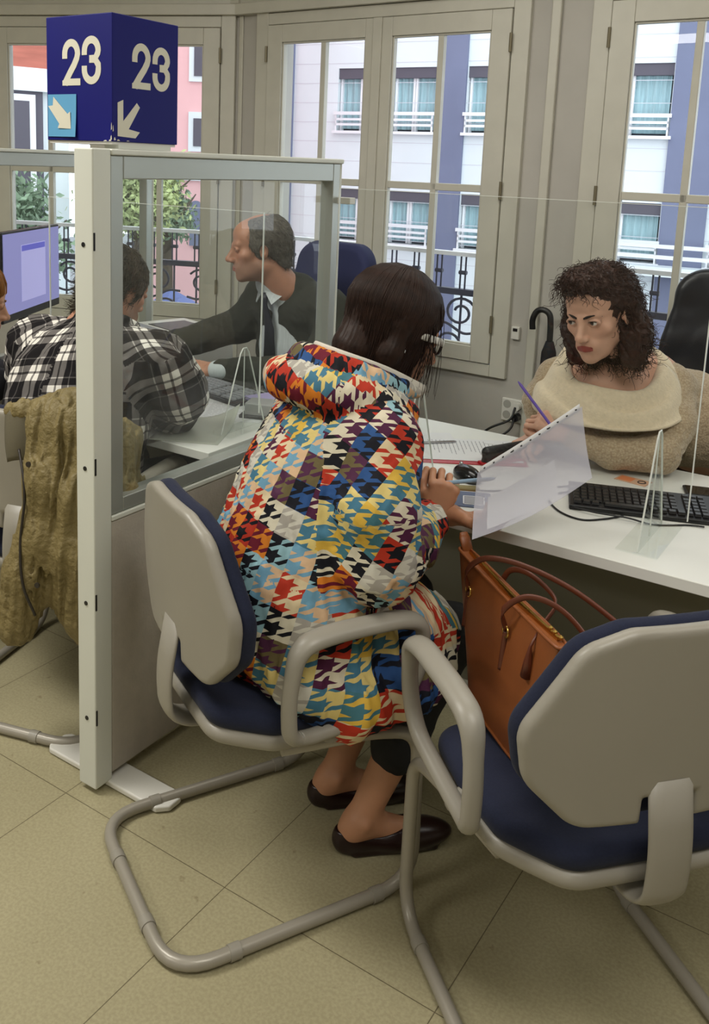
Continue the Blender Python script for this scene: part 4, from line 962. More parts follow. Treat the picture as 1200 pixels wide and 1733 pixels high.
# coat
CH = [(0, .075, .50), (0, .085, .60), (0, .12, .76), (0, .175, .92), (0, .225, 1.05)]
s = Sdf((-.36, -.16, .36), (.36, .60, 1.22), .0055)
s.ell((0, .085, .585), (.235, .175, .16), k=.05); s.ell((0, .10, .70), (.215, .165, .17), k=.08); s.ell((0, .15, .86), (.20, .155, .16), k=.08)
s.ell((0, .195, .98), (.19, .125, .11), k=.06); s.cap((-.135, .215, 1.005), (.135, .205, 1.005), .075, k=.06)
for g in (-1, 1):
    s.chain([(g*.10, .12, .57), (g*.11, .28, .545), (g*.105, .385, .52)], [.135, .11, .08], k=.06)          # skirt over the thighs
s.chain([(.20, .03, .52), (.235, .12, .475), (.225, .24, .465), (.185, .35, .47)], [.06, .055, .055, .05], k=.05)  # hem over the seat side
s.chain([(-.20, .05, .52), (-.22, .2, .50), (-.19, .38, .47)], [.06, .06, .05], k=.05)
s.chain([(.17, .205, .995), (.222, .165, .88), (.232, .17, .775)], [.083, .078, .076], k=.03)
s.chain([(.232, .17, .775), (.172, .275, .775), (.118, .350, .782)], [.076, .062, .054], k=.02)
s.chain([(-.17, .235, .995), (-.20, .31, .86), (-.17, .38, .74)], [.083, .075, .066], k=.03); s.chain([(-.17, .38, .74), (-.02, .44, .757)], [.066, .05], k=.02)
# hood rolled behind the neck and stand collar
HD = spline([(.135, .285, 1.045), (.128, .175, 1.085), (.055, .098, 1.098), (-.04, .085, 1.098), (-.12, .15, 1.085), (-.135, .27, 1.05)], 3)
s.chain(HD, [.026+.017*math.sin(PI*i/(len(HD)-1)) for i in range(len(HD))], k=.02)
HD2 = spline([(.095, .33, 1.075), (.11, .215, 1.118), (.05, .135, 1.140), (-.04, .128, 1.142), (-.105, .19, 1.12), (-.10, .31, 1.08)], 3)
s.chain(HD2, [.016+.014*math.sin(PI*i/(len(HD2)-1)) for i in range(len(HD2))], k=.014)
s.ell((0, .275, 1.15), (.072, .085, .07), k=.012, mode='-'); s.cap((.118, .350, .782), (.075, .42, .768), .034, k=.006, mode='-'); s.cap((-.02, .44, .757), (.05, .47, .765), .032, k=.006, mode='-')
def coat_folds(X, Y, Z):
    r1 = 1-np.abs(np_noise(X*1.0, Y*1.2, Z*.35, 3, 19))*1.5; r2 = 1-np.abs(np_noise(X, Y, Z*.5+Y*.3, 8, 42))*1.5
    w = np.clip((1.06-Z)/.25, 0.2, 1); el = np.exp(-((X-.23)**2+(Y-.2)**2+(Z-.79)**2)/.012); e2 = 1-np.abs(np_noise(X*.5, Y*.8, Z*1.6, 5, 60))*1.5
    return -(.0075*r1*w+.0030*r2+.0045*el*e2)+.003
s.disp(coat_folds)
s.comb(s.lo, s.lo+s.n*s.res, lambda X, Y, Z: (.428+.018*np.sin(Y*22+X*9)+.05*np.clip((-X-.0)/.2, 0, 1))-Z, .004, '&')
V, F = s.mesh(2); me = np_mesh('coat', toW(V)-np.array(orgA), F)
cloth_uv(me, V, F, [
    dict(pts=[(0, .06, .42), (0, .10, .66), (0, .16, .88), (0, .22, 1.06)], r=[.19, .17, .15, .10], ref=(1, .2, 0), R=.195, rot=.10),
    dict(pts=[(.17, .205, .995), (.222, .165, .88), (.232, .17, .775)], r=[.083, .078, .076], ref=(1, 0, .3), R=.085, rot=.62, off=(.02, .03), bias=-.003),
    dict(pts=[(.232, .17, .775), (.172, .275, .775), (.118, .350, .782), (.075, .41, .77)], r=[.076, .062, .05, .04], ref=(1, 0, .6), R=.07, rot=.30, off=(.3, .0), bias=.004, nopole=True),
    dict(pts=[(-.17, .235, .995), (-.20, .31, .86), (-.17, .38, .74), (-.02, .44, .757)], r=[.083, .075, .066, .05], ref=(1, 0, .3), R=.08, rot=.4, bias=-.008),
    dict(pts=[tuple(q) for q in HD], r=[.03]*len(HD), ref=(0, 0, 1), R=.045, rot=.5, off=(.1, .4), bias=-.004),
    dict(pts=[tuple(q) for q in HD2], r=[.02]*len(HD2), ref=(0, 0, 1), R=.03, rot=.3, off=(.5, .2), bias=-.002),
    dict(planar=True, zmax=.58, ymin=.17, ztop=.68, rot=-.15, off=(.2, .5))])
link_mesh('coat', me, m_coat, pa)
# cream lining collar inside the hood
s = Sdf((-.13, .10, 1.0), (.13, .42, 1.22), .004)
LC = spline([(.085, .36, 1.075), (.098, .25, 1.128), (.055, .17, 1.158), (-.03, .155, 1.163), (-.09, .21, 1.14), (-.085, .33, 1.09)], 3); s.chain(LC, [.010]*len(LC), k=.01)
mb = MB(); mb.tube(toW(spline(LC, 3))-np.array(orgA), .006, ry=.012, seg=10, upv=(0, 0, 1)); mb.build('hood_lining', m_lining, pa, smooth=True)
# hair: mass and strands, in head space
def long_hair(name, R, c, parent, org, m, n=3200, seed=1, zend=-.17, rad=.0009, top=(.084, .108, .097), part=.02, back=True, mass=True, wave=.004, cover=.95, front=True):
    r = np.random.default_rng(seed); pcs = []
    if mass:
        s = Sdf((-.13, -.19, zend-.02), (.13, .12, .16), .0035); s.ell((0, -.018, .038), (top[0]-.004, top[1]-.004, top[2]-.006), k=.01)
        s.chain([(0, -.050, .0), (0, -.070, -.07), (0, -.068, zend+.03)], [.068, .050, .034], k=.03)
        for g in (-1, 1): s.chain([(g*.056, -.02, .02), (g*.060, -.028, -.06), (g*.054, -.022, zend+.05)], [.028, .024, .014], k=.03)
        s.ell((0, .105, -.045), (.058, .075, .090), k=.015, mode='-'); s.ell((0, .085, .02), (.048, .045, .040), k=.015, mode='-')
        s.disp(lambda X, Y, Z: -.0022*np.abs(np.sin(np.arctan2(Y+.02, X)*30+Z*9+2*np_noise(X, Y, Z, 4, 25)))); V, F = s.mesh(2); pcs.append((V, F))
    m_ = 16; a = r.uniform(-PI, PI, n)
    a = np.where((np.abs(a-PI/2) < .50) & (r.uniform(0, 1, n) < cover), a+np.sign(a-PI/2+1e-6)*r.uniform(.62, 1.5, n), a)
    L = r.uniform(.72, 1.04, n); P = np.zeros((n, m_, 3)); off = r.uniform(0, .007, n)
    ph = r.uniform(0, 6.28, n)
    for j in range(m_):
        t = j/(m_-1); th = np.minimum(t*3.0, 1.0)*PI/2*.98          # polar angle from the crown
        rx, ry, rz = top[0]+off, top[1]+off, top[2]+off*.6
        x = rx*np.sin(th)*np.cos(a); y = ry*np.sin(th)*np.sin(a)-.018; z = .040+rz*np.cos(th)
        d = np.maximum(t*3.0-1.0, 0)/2.0                                # hanging part
        zz = z-d*L*(.040-zend); k = 1-.28*d*(1 if back else .5)
        x = x*k; y = (y+.03)*(1-(.45 if back else .15)*d)-.03+.004*d
        x = x+wave*np.sin(ph+d*9)*d; y = y+wave*np.cos(ph*1.7+d*8)*d
        P[:, j] = np.stack([x, y, zz], 1)
    V, F = strands_mesh(P, np.linspace(rad*1.2, rad*.5, m_)); pcs.append((V, F))
    Vs, Fs, q = [], [], 0
    for V, F in pcs: Vs.append(V); Fs.append(F+q); q += len(V)
    V = np.concatenate(Vs) @ R.T+c; return link_mesh(name, np_mesh(name, V-np.array(org), np.concatenate(Fs)), m, parent)
long_hair('hair', RA, cA, pa, orgA, m_brownhair, n=9000, zend=-.165, rad=.0012, top=(.086, .110, .097))
# wisps in front of the cheek
r = np.random.default_rng(5); n = 90; P = np.zeros((n, 14, 3)); b = r.normal(size=(n, 3))*[.006, .010, .004]
for j in range(14):
    t = j/13; P[:, j] = np.array([.066+.006*math.sin(t*3), .030+.028*t, [.075-.19*t][0]])+b*(1+1.2*t)+np.stack([.004*np.sin(t*5+b[:, 0]*900), .004*np.sin(t*6+b[:, 1]*700), -.03*t*r.uniform(0, 1, n)*0], 1)
V, F = strands_mesh(P, np.linspace(.0009, .0004, 14)); link_mesh('hair_lock', np_mesh('hair_lock', V @ RA.T+cA-np.array(orgA), F), m_brownhair, pa)
# glasses
gl = MB()
def HW(R, c, org, P): return (np.array(P) @ R.T+c-np.array(org)).tolist()
for g in (-1, 1): gl.tube(HW(RA, cA, orgA, [(g*.034+.022*math.cos(t), .103-.010*abs(math.cos(t))*(1 if g*math.cos(t) > 0 else 0), -.002+.017*math.sin(t)) for t in np.linspace(0, 2*PI, 25)[:-1]]), .0034, closed=True, seg=8)
gl.tube(HW(RA, cA, orgA, [(-.012, .104, .004), (0, .106, .006), (.012, .104, .004)]), .002, seg=8); go = gl.build('glasses', m_black, pa, smooth=True)
for g in (-1, 1):
    t_ = MB(); t_.tube(HW(RA, cA, orgA, [(g*.058, .094, .006), (g*.070, .078, .006), (g*.078, .03, .002), (g*.080, -.01, -.002)]), .0026, ry=.0080, seg=8, upv=(0, 0, 1)); t_.build('temple', m_white, go, smooth=True)
e = MB(); e.lathe([(.001, -.009), (.0055, -.004), (.006, .001), (.003, .005), (.0006, .006)], tuple(HW(RA, cA, orgA, [(.078, -.006, -.042)])[0]), 12); e.build('earring', m_silver, pa, smooth=True)
# bracelets, ring, pen held in the right hand
for i, mm in enumerate((mat('maroon_cord', (92, 28, 36), .7), mat('dark_cord', (36, 28, 40), .7), m_silver)):
    cc = wR+(eR-wR)/np.linalg.norm(eR-wR)*(.012+.008*i); ax = (eR-wR)/np.linalg.norm(eR-wR); u = np.cross(ax, [0, 0, 1]); u /= np.linalg.norm(u); v = np.cross(ax, u)
    mb = MB(); mb.tube([(cc+u*math.cos(t)*.0315+v*math.sin(t)*.0285-np.array(orgA)).tolist() for t in np.linspace(0, 2*PI, 29)[:-1]], .0025, closed=True, seg=8); mb.build('bracelet', mm, pa, smooth=True)
# shoes
def flat_shoe(an, parent, org):
    s = to_sdf([an-fd*.09-(0, 0, .09), an+fd*.21+(0, 0, .02)], .04, .0028); side = np.array([fd[1], -fd[0], 0]); Rr = np.stack([side, fd, np.array([0, 0, 1.])], 1)
    c = an+fd*.055; z = -an[2]
    s.ell(c+fd*.045+(0, 0, z+.030), (.044, .115, .036), R=Rr, k=.01); s.ell(c-fd*.075+(0, 0, z+.034), (.032, .050, .046), R=Rr, k=.03)
    s.ell(c-fd*.035+(0, 0, z+.075), (.034, .085, .040), R=Rr, k=.008, mode='-'); s.plane(c+(0, 0, z+.004), (0, 0, -1)); s.box(c+fd*.02+(0, 0, z+.006), (.030, .10, .005), R=Rr, r=.005, k=.01)
    return sdf_obj('shoe', s, m_shoe, parent, 2, org)
for an in (ankR, ankL): flat_shoe(an, pa, orgA)
# ================================================================== official in the beige knit
orgB = (-.47, 2.98, 0.0); pb = empty('person', orgB, 0, 'dark curly haired woman in a beige cowl neck jumper leaning over the desk', 'person')
m_knit = N('beige_knit'); tc = m_knit.n('ShaderNodeTexCoord')
wv = m_knit.n('ShaderNodeTexVoronoi', i_Scale=170.0); m_knit.set(wv.inputs['Vector'], tc.outputs['Object']); nz = m_knit.n('ShaderNodeTexNoise', i_Scale=60.0, i_Detail=4.0); m_knit.set(nz.inputs['Vector'], tc.outputs['Object'])
m_knit.set(m_knit.b.inputs['Base Color'], m_knit.mix(wv.outputs['Distance'], lin((196, 178, 150)), lin((158, 136, 108)))); m_knit.b.inputs['Roughness'].default_value = .95; m_knit.b.inputs['Sheen Weight'].default_value = .25
m_knit.bump(wv.outputs['Distance'], .8, .003); m_knit = m_knit.m
HB = np.array([-.737, 2.475, 1.184]); RB, cB = head_T(HB, 260, 15, 6)
hs = head_sdf('f', neck=((0, -.03, -.07), (0, -.12, -.195)), nk=.048, lower=-.26, open_eye=.0066, res=.0016); V, F = hs.mesh(2); pieces = [(V @ RB.T+cB, F, paint_head(V))]
s = to_sdf([(-.95, 2.55, .75), (-.35, 3.15, 1.12)], .08, .007)
s.chain([(-.47, 3.02, .72), (-.56, 2.88, .82), (-.67, 2.74, .93), (-.735, 2.64, .995)], [.13, .12, .11, .075], k=.05); s.cap((-.86, 2.67, .940), (-.62, 2.735, .950), .040, k=.04); s.ell((-.735, 2.61, .955), (.13, .075, .065), k=.04)
V, F = s.mesh(2); pieces.append((V, F, None))
wB = np.array([-.905, 2.525, .790]); fB = np.array([-.12, -1, -.06]); s = to_sdf([wB+(0, .06, 0), wB+(0, -.17, 0), wB+(.05, 0, 0)], .06, .0019)
s.cap(wB+(0.01, .10, .01), wB, .030, .022, k=.01); s.ell(wB, (.024, .024, .021), k=.01)
hand(s, wB, fB, (-.35, 0, 1), -1, [(.70, 1.15, .6), (.85, 1.2, .7), (.9, 1.2, .8), (.95, 1.2, .8)], .05, ((.80, .45, -.25), (.95, -.1, -.35)), sc=.92); V, F = s.mesh(2); pieces.append((V, F, None))
wB2 = np.array([-.795, 2.46, .832]); s = to_sdf([wB2+(.03, .02, -.02), wB2+(-.13, .03, .10), wB2+(-.10, -.05, 0)], .05, .0019); s.cap(wB2+(.03, .01, -.01), wB2, .024, .022, k=.01)
hand(s, wB2, (-.85, -.15, .42), (-.1, -.55, .8), -1, [(.7, 1.0, .6), (.9, 1.2, .7), (1.0, 1.3, .8), (1.0, 1.3, .8)], .04, ((.85, .3, -.4), (.95, -.1, -.35)), sc=.92); V, F = s.mesh(2); pieces.append((V, F, None))
body_mesh('body', pieces, skinB, pb, orgB); eyes(RB, cB, (.34, 1, .06), pb, orgB, True, m_browb, bw=.0026)
s = Sdf((-1.06, 2.34, .66), (-.20, 3.25, 1.08), .0055)
s.ell((-.46, 3.02, .78), (.20, .17, .15), k=.05); s.chain([(-.47, 3.0, .79), (-.57, 2.86, .84), (-.68, 2.73, .89)], [.145, .135, .120], k=.05); s.cap((-.87, 2.67, .945), (-.60, 2.745, .955), .062, k=.05)
s.chain([(-.90, 2.66, .945), (-.935, 2.64, .87), (-.915, 2.63, .800)], [.060, .052, .046], k=.02); s.chain([(-.915, 2.63, .800), (-.905, 2.545, .790)], [.046, .034], k=.015)
s.chain([(-.588, 2.745, .950), (-.548, 2.655, .87), (-.560, 2.555, .80)], [.064, .056, .050], k=.02); s.chain([(-.560, 2.555, .80), (-.67, 2.49, .797), (-.77, 2.465, .822)], [.052, .044, .032], k=.015)
s.ell((-.71, 2.665, .855), (.17, .085, .085), k=.04)
s.cap((-.905, 2.545, .79), (-.905, 2.45, .79), .026, k=.005, mode='-')
def knit_f(X, Y, Z):
    el = np.exp(-((X+.56)**2+(Y-2.56)**2+(Z-.82)**2)/.010)+np.exp(-((X+.92)**2+(Y-2.62)**2+(Z-.82)**2)/.006)
    return -.003*(1-np.abs(np_noise(X, Y, Z, 4, 30))*1.5)-.006*el*(1-np.abs(np_noise(X, Y*.6, Z*1.5, 6, 50))*1.5)+.002
s.disp(knit_f); s.plane((0, 0, .7425), (0, 0, -1), .002) if False else None
s.comb((-1.06, 2.3, .6), (-.2, 2.66, .75), lambda X, Y, Z: np.maximum(np.maximum(Z-.741, Y-2.645), X*0-1), .001, '-')
s.ell((-.735, 2.60, 1.04), (.125, .120, .115), k=.015, mode='-')
sdf_obj('jumper', s, m_knit, pb, 2, orgB)
# cowl collar: draped ring
CB = np.array([-.738, 2.665, 0]); ux = np.array([math.cos(math.radians(14)), math.sin(math.radians(14)), 0]); uy = np.array([-ux[1], ux[0], 0])
mb = MB(); nu, nv = 72, 16
def cowl(u, v):
    t = u*2*PI; fr = (1-math.sin(t))/2                                  # 1 at the front
    ri = np.array([.117, .092+.022*fr]); ro = np.array([.222, .160+.025*fr])
    zt = 1.052-.106*fr**1.4; zb = .955-.085*fr**1.6-.03*abs(math.cos(t))**2
    k = v; rr = ri+(ro-ri)*(k**.8); z = zt+(zb-zt)*k**1.5+.026*math.sin(PI*min(1, k*2.2))*(1-k)+.006*math.sin(3*t+k*4)+.007*math.sin(k*15+2.2*math.sin(t*2+.6))*(.35+fr)*min(1, 4*k)
    rr = rr+.005*math.sin(7*t+1)*k
    p = CB+ux*math.cos(t)*rr[0]+uy*(math.sin(t)*rr[1]-.045*fr*1.0); return (p[0]-orgB[0], p[1]-orgB[1], z)
mb.grid(cowl, nu, nv); m_knit2 = mat('cream_knit', (224, 208, 180), .95, noise=.06, nscale=90, bump=.7, bscale=170, bdist=.003, sheen=.25); o = mb.build('cowl_collar', m_knit2, pb, smooth=True, solid=.007)
# necklace and pendant, earring
mb = MB(); mb.tube(spline([(-.795, 2.60, 1.0), (-.775, 2.535, .955), (-.735, 2.508, .930), (-.695, 2.535, .958), (-.675, 2.61, 1.0)], 8)-np.array(orgB), .0009, seg=6); nk_ = mb.build('necklace', m_silver, pb)
mb = MB(); mb.lathe([(.001, -.012), (.006, -.008), (.007, -.002), (.004, .004), (.001, .007)], (-.735-orgB[0], 2.505-orgB[1], .922), 12); mb.build('pendant', m_silver, nk_, smooth=True)
for g in (-1, 1):
    q = HW(RB, cB, orgB, [(g*.079, -.006, -.045)])[0]; mb = MB(); mb.lathe([(.001, -.011), (.005, -.006), (.005, .0), (.001, .005)], tuple(q), 10); mb.build('earring', m_silver, pb, smooth=True)
# curly hair
def curly_hair(R, c, parent, org, m):
    r = np.random.default_rng(11); s = Sdf((-.16, -.19, -.20), (.16, .13, .18), .0038)
    s.ell((0, -.022, .044), (.082, .099, .082), k=.01); s.ell((0, .045, .092), (.054, .036, .028), k=.03); s.ell((.02, .03, .104), (.045, .045, .026), k=.02)
    s.chain([(0, -.07, .0), (0, -.085, -.08), (0, -.07, -.13)], [.075, .065, .045], k=.03)
    for g in (-1, 1): s.chain([(g*.070, -.025, .02), (g*.085, -.025, -.06), (g*.080, -.005, -.125)], [.028, .035, .030], k=.03)
    s.ell((0, .095, -.035), (.060, .075, .110), k=.012, mode='-'); s.ell((0, .100, .030), (.056, .058, .050), k=.012, mode='-')
    for g in (-1, 1): s.ell((g*.085, .012, -.015), (.030, .026, .036), k=.01, mode='-')
    s.disp(lambda X, Y, Z: -.0065*(1-np.abs(np_noise(X, Y, Z, 2, 95))*1.4)-.003*(1-np.abs(np_noise(X, Y, Z, 12, 190))*1.4)); V, F = s.mesh(1)
    C = V[r.integers(0, len(V), 2600)]; C = C[~((C[:, 1] > .015) & (C[:, 2] < .088))]; n = len(C); m_ = 22; P = np.zeros((n, m_, 3)); out = C-np.array([0, -.02, .03]); out /= np.linalg.norm(out, axis=1)[:, None]
    dn = np.stack([out[:, 0]*.3, -.25+out[:, 1]*.2, -1-0*out[:, 0]], 1)+r.normal(size=(n, 3))*.35; dn -= out*(dn*out).sum(1)[:, None]*.8; dn /= np.linalg.norm(dn, axis=1)[:, None]; sd = np.cross(out, dn)
    rad = r.uniform(.003, .0075, n); tw = r.uniform(7, 13, n); ph = r.uniform(0, 6.3, n); L = r.uniform(.03, .065, n)
    for j in range(m_):
        t = j/(m_-1); P[:, j] = C+out*(.001+.006*t)[..., None] if False else C+out*(.0015+.007*t)+dn*(L*t)[:, None]+(out*np.cos(tw*t+ph)[:, None]+sd*np.sin(tw*t+ph)[:, None])*(rad*min(1, t*3))[:, None]
    V2, F2 = strands_mesh(P, np.linspace(.0011, .0005, m_)); V = np.concatenate([V, V2]); F = np.concatenate([F, F2+len(V)-len(V2)])
    # a few loose curls over the forehead
    ps = []
    for (x, g) in ((.012, 1), (-.02, -1), (.035, 1), (-.045, -1)): ps.append([(x+g*.010*t+.006*math.sin(t*7), .086+.014*math.sin(t*3.0), .085-.045*t) for t in np.linspace(0, 1, 14)])
    V3, F3 = strands_mesh(np.array(ps)+np.array([0, -.002, .012]), np.linspace(.0013, .0007, 14), 5); F = np.concatenate([F, F3+len(V)]); V = np.concatenate([V, V3])
    link_mesh('hair', np_mesh('hair', V @ R.T+c-np.array(org), F), m, parent)
curly_hair(RB, cB, pb, orgB, m_curly)
s = to_sdf([(-.47, 3.0, .75), (-.40, 3.1, .45), (-.55, 2.95, .05), (-.35, 2.95, .05)], .16, .009)
s.ell((-.46, 3.05, .74), (.165, .15, .13), k=.05)
for g in (-1, 1): s.chain([(-.46+g*.09, 3.04, .70), (-.44+g*.10, 3.02, .45), (-.44+g*.11, 3.05, .10)], [.09, .065, .045], k=.03)
sdf_obj('trousers', s, m_trou, pb, 2, orgB)
for g in (-1, 1):
    s = to_sdf([(-.44+g*.11, 3.10, .01), (-.46+g*.11, 2.88, .08)], .05, .005); s.ell((-.45+g*.11, 2.99, .045), (.045, .13, .042), k=.01); s.plane((0, 0, .004), (0, 0, -1)); sdf_obj('shoe', s, m_black, pb, 2, orgB)
# ================================================================== suited man (official, next booth)
orgM = (-1.97, 3.03, 0.0); pm = empty('person', orgM, 0, 'balding grey haired man in a dark suit and tie seated behind the glass partition', 'person')
HM = np.array([-2.095, 2.735, 1.238]); RM, cM = head_T(HM, 222, 6, 0)
hs = head_sdf('m', neck=((0, -.025, -.07), (.02, -.085, -.16)), nk=.056, lower=-.24); V, F = hs.mesh(2); V = V*1.04; pieces = [(V @ RM.T+cM, F, paint_head(V/1.04, True))]
wM = np.array([-2.155, 2.545, .792]); s = to_sdf([wM+(.07, .05, 0), wM+(-.16, -.08, 0)], .06, .0024); s.cap(wM+(.07, .02, 0), wM, .030, .027, k=.01)
hand(s, wM, (-.9, -.25, .0), (.1, -.45, .9), 1, [(.5, .9, .5), (.6, 1.0, .5), (.65, 1.0, .6), (.7, 1.0, .6)], .03, ((.8, .4, -.2), (.95, -.1, -.3)), sc=1.08); V, F = s.mesh(2); pieces.append((V, F, None))
wM2 = np.array([-2.36, 2.545, .792]); s = to_sdf([wM2+(.14, -.06, 0), wM2+(-.08, .08, 0)], .06, .0028); s.cap(wM2+(-.06, .05, 0), wM2, .030, .027, k=.01)
hand(s, wM2, (.9, -.35, .0), (-.1, -.2, 1), -1, [(.4, .6, .4)]*4, .03, ((.8, .4, -.2), (.95, -.1, -.3)), sc=1.08); V, F = s.mesh(2); pieces.append((V, F, None))
s = to_sdf([(-2.2, 2.7, .6), (-1.8, 3.1, 1.1)], .08, .009); s.chain([(-1.97, 3.02, .60), (-2.0, 2.94, .85), (-2.04, 2.89, .98), (-2.075, 2.815, 1.08)], [.11, .09, .07, .052], k=.03); V, F = s.mesh(2); pieces.append((V, F, None))
body_mesh('body', pieces, skinM, pm, orgM); eyes(RM, cM, (0, 1, -.15), pm, orgM, True, m_greyhair, bw=.0024)
m_suit = mat('charcoal_suit', (44, 46, 38), .9, noise=.12, nscale=120, bump=.2, bscale=300); m_shirt = mat('pale_striped_shirt', (196, 204, 206), .8, noise=.1, nscale=200, stretch=(1, 1, .02)); m_tie = mat('dark_tie', (30, 34, 48), .5)
hd = math.radians(260); fM = np.array([math.cos(hd), math.sin(hd), 0]); lM = np.array([math.sin(hd), -math.cos(hd), 0]); TM = np.stack([lM, fM, np.array([0, 0, 1.])], 1); cT = np.array([-2.035, 2.90, 0])
def LM(x, y, z): return cT+lM*x+fM*y+np.array([0, 0, z])                # x to his right
s = to_sdf([LM(-.4, -.3, .42), LM(.4, .4, 1.14)], .05, .006)
s.ell(LM(0, -.08, .60), (.20, .17, .17), R=TM, k=.06); s.ell(LM(0, -.03, .82), (.205, .145, .20), R=TM, k=.07); s.ell(LM(0, 0, .98), (.20, .12, .11), R=TM, k=.05); s.cap(LM(-.165, .02, 1.03), LM(.165, .02, 1.03), .072, k=.05); s.cap(LM(-.05, .035, 1.085), LM(.06, .035, 1.085), .055, k=.04)
s.chain([LM(-.19, 0, 1.01), LM(-.245, .05, .90), np.array([-1.845, 2.66, .815])], [.078, .070, .062], k=.03); s.chain([np.array([-1.845, 2.66, .815]), np.array([-2.01, 2.575, .80]), np.array([-2.112, 2.552, .796])], [.062, .052, .042], k=.02)
s.chain([LM(.19, 0, 1.01), LM(.25, .06, .90), np.array([-2.47, 2.68, .815])], [.078, .068, .060], k=.03); s.chain([np.array([-2.47, 2.68, .815]), np.array([-2.385, 2.57, .797])], [.058, .044], k=.02)
s.comb((-2.6, 2.3, .6), (-1.5, 2.66, .75), lambda X, Y, Z: np.maximum(Z-.741, Y-2.645), .001, '-')
# open lapels showing shirt
s.comb(LM(-.12, -.05, .74)-.12, LM(.12, .2, 1.1)+.12, lambda X, Y, Z: np.maximum(np.maximum(np.abs((X-cT[0])*lM[0]+(Y-cT[1])*lM[1])-np.clip((Z-.78)*.24, 0, .062), -((X-cT[0])*fM[0]+(Y-cT[1])*fM[1])+.045), .76-Z), .006, '-')
folds(s, .005, 20, 4); sdf_obj('suit_jacket', s, m_suit, pm, 2, orgM)
s = to_sdf([LM(-.15, -.2, .7), LM(.15, .25, 1.15)], .04, .006); s.ell(LM(0, -.01, .84), (.16, .138, .20), R=TM, k=.06); s.ell(LM(0, .0, .99), (.14, .112, .12), R=TM, k=.05); s.cap(LM(0, .03, 1.03), np.array([-2.080, 2.808, 1.098]), .085, .068, k=.03)
s.ell((-2.09, 2.775, 1.165), (.075, .085, .040), k=.006, mode='-'); sh_ = sdf_obj('shirt', s, m_shirt, pm, 2, orgM)
for g in (-1, 1):
    mb = MB(); mb.add([(LM(.015+g*.004, .160, 1.075)-orgM).tolist(), (LM(.02+g*.060, .105, 1.125)-orgM).tolist(), (LM(.02+g*.078, .105, 1.075)-orgM).tolist(), (LM(.015+g*.042, .158, 1.025)-orgM).tolist()], [(0, 1, 2, 3)]); mb.build('collar', m_shirt, sh_, solid=.004)
mb = MB(); mb.tube([(LM(.015, .155, 1.065)-orgM).tolist(), (LM(.012, .160, 1.04)-orgM).tolist(), (LM(.01, .155, 1.02)-orgM).tolist(), (LM(0, .140, .93)-orgM).tolist(), (LM(0, .135, .80)-orgM).tolist()], [.016, .018, .011, .026, .034], ry=[.010, .010, .006, .006, .006], seg=12, upv=tuple(fM)); mb.build('tie', m_tie, pm, smooth=True)
s = to_sdf([np.array([-2.08, 2.56, .79]), wM], .05, .004); s.cap(np.array([-2.10, 2.552, .795]), wM+(.020, .003, 0), .038, .035, k=.005); sdf_obj('shirt_cuff', s, m_shirt, pm, 2, orgM)
s = to_sdf([LM(-.2, -.2, .05), LM(.2, .5, .6)], .1, .009); s.ell(LM(0, -.08, .57), (.18, .17, .11), R=TM, k=.05)
for g in (-1, 1): s.chain([LM(g*.09, -.05, .56), LM(g*.12, .28, .53), LM(g*.12, .27, .09)], [.095, .07, .05], k=.03)
s.comb((-2.7, 2.2, .7), (-1.5, 2.66, .8), lambda X, Y, Z: .713-Z+0*X+0*Y, .001, '+') if False else None
sdf_obj('trousers', s, m_suit, pm, 2, orgM)
for g in (-1, 1):
    q = LM(g*.12, .33, .045); s = to_sdf([q-fM*.15, q+fM*.15], .07, .006); s.ell(q, (.045, .13, .045), R=TM, k=.01); s.plane((0, 0, .004), (0, 0, -1)); sdf_obj('shoe', s, m_black, pm, 2, orgM)
def short_hair(name, R, c, parent, org, m, bald=True, n=2600, seed=3, thick=.006, L=.018, low=-.035, sc=1.0, rad=.0008):
    r = np.random.default_rng(seed); s = Sdf((-.11, -.15, -.12), (.11, .12, .15), .003); s.ell((0, -.020, .035), (.0745+thick, .093+thick, .081+thick), k=.01)
    s.chain([(0, -.06, -.02), (0, -.065, -.07)], [.050+thick, .042+thick], k=.03)
    for g in (-1, 1): s.ell((g*.060, .012, -.002), (.018+thick, .022, .035), k=.015); s.ell((g*.082, -.010, -.030), (.018, .022, .044), k=.006, mode='-'); s.ell((g*.075, .05, -.04), (.03, .04, .045), k=.01, mode='-')
    s.ell((0, .10, -.03), (.080, .085, .095), k=.015, mode='-'); s.ell((0, .105, .04), (.062, .06, .05) if not bald else (.064, .105, .075), k=.02, mode='-')
    if bald: s.ell((0, -.0, .12), (.030, .055, .035), k=.02, mode='-')
    s.comb((-.2, -.2, -.2), (.2, .2, .2), lambda X, Y, Z: (low-.045*np.clip((-Y-.03)/.05, 0, 1))-Z, .012, '&')
    s.disp(lambda X, Y, Z: -.0016*(1-np.abs(np_noise(X, Y, Z, 3, 220))*1.4)); V, F = s.mesh(1)
    C = V[r.integers(0, len(V), n)]; n = len(C); out = C-np.array([0, -.02, .03]); out /= np.linalg.norm(out, axis=1)[:, None]
    dn = np.stack([out[:, 0]*.2, -.5-0*out[:, 0], -.8-0*out[:, 0]], 1)+r.normal(size=(n, 3))*.35; dn -= out*(dn*out).sum(1)[:, None]*.75; dn /= np.linalg.norm(dn, axis=1)[:, None]; P = np.zeros((n, 6, 3)); LL = L*r.uniform(.6, 1.3, n)
    for j in range(6): t = j/5; P[:, j] = C+out*(.0035*math.sin(t*2.4))+dn*(LL*t)[:, None]
    V2, F2 = strands_mesh(P, np.linspace(rad, rad*.4, 6)); F = np.concatenate([F, F2+len(V)]); V = np.concatenate([V, V2])
    link_mesh(name, np_mesh(name, (V*sc) @ R.T+c-np.array(org), F), m, parent)
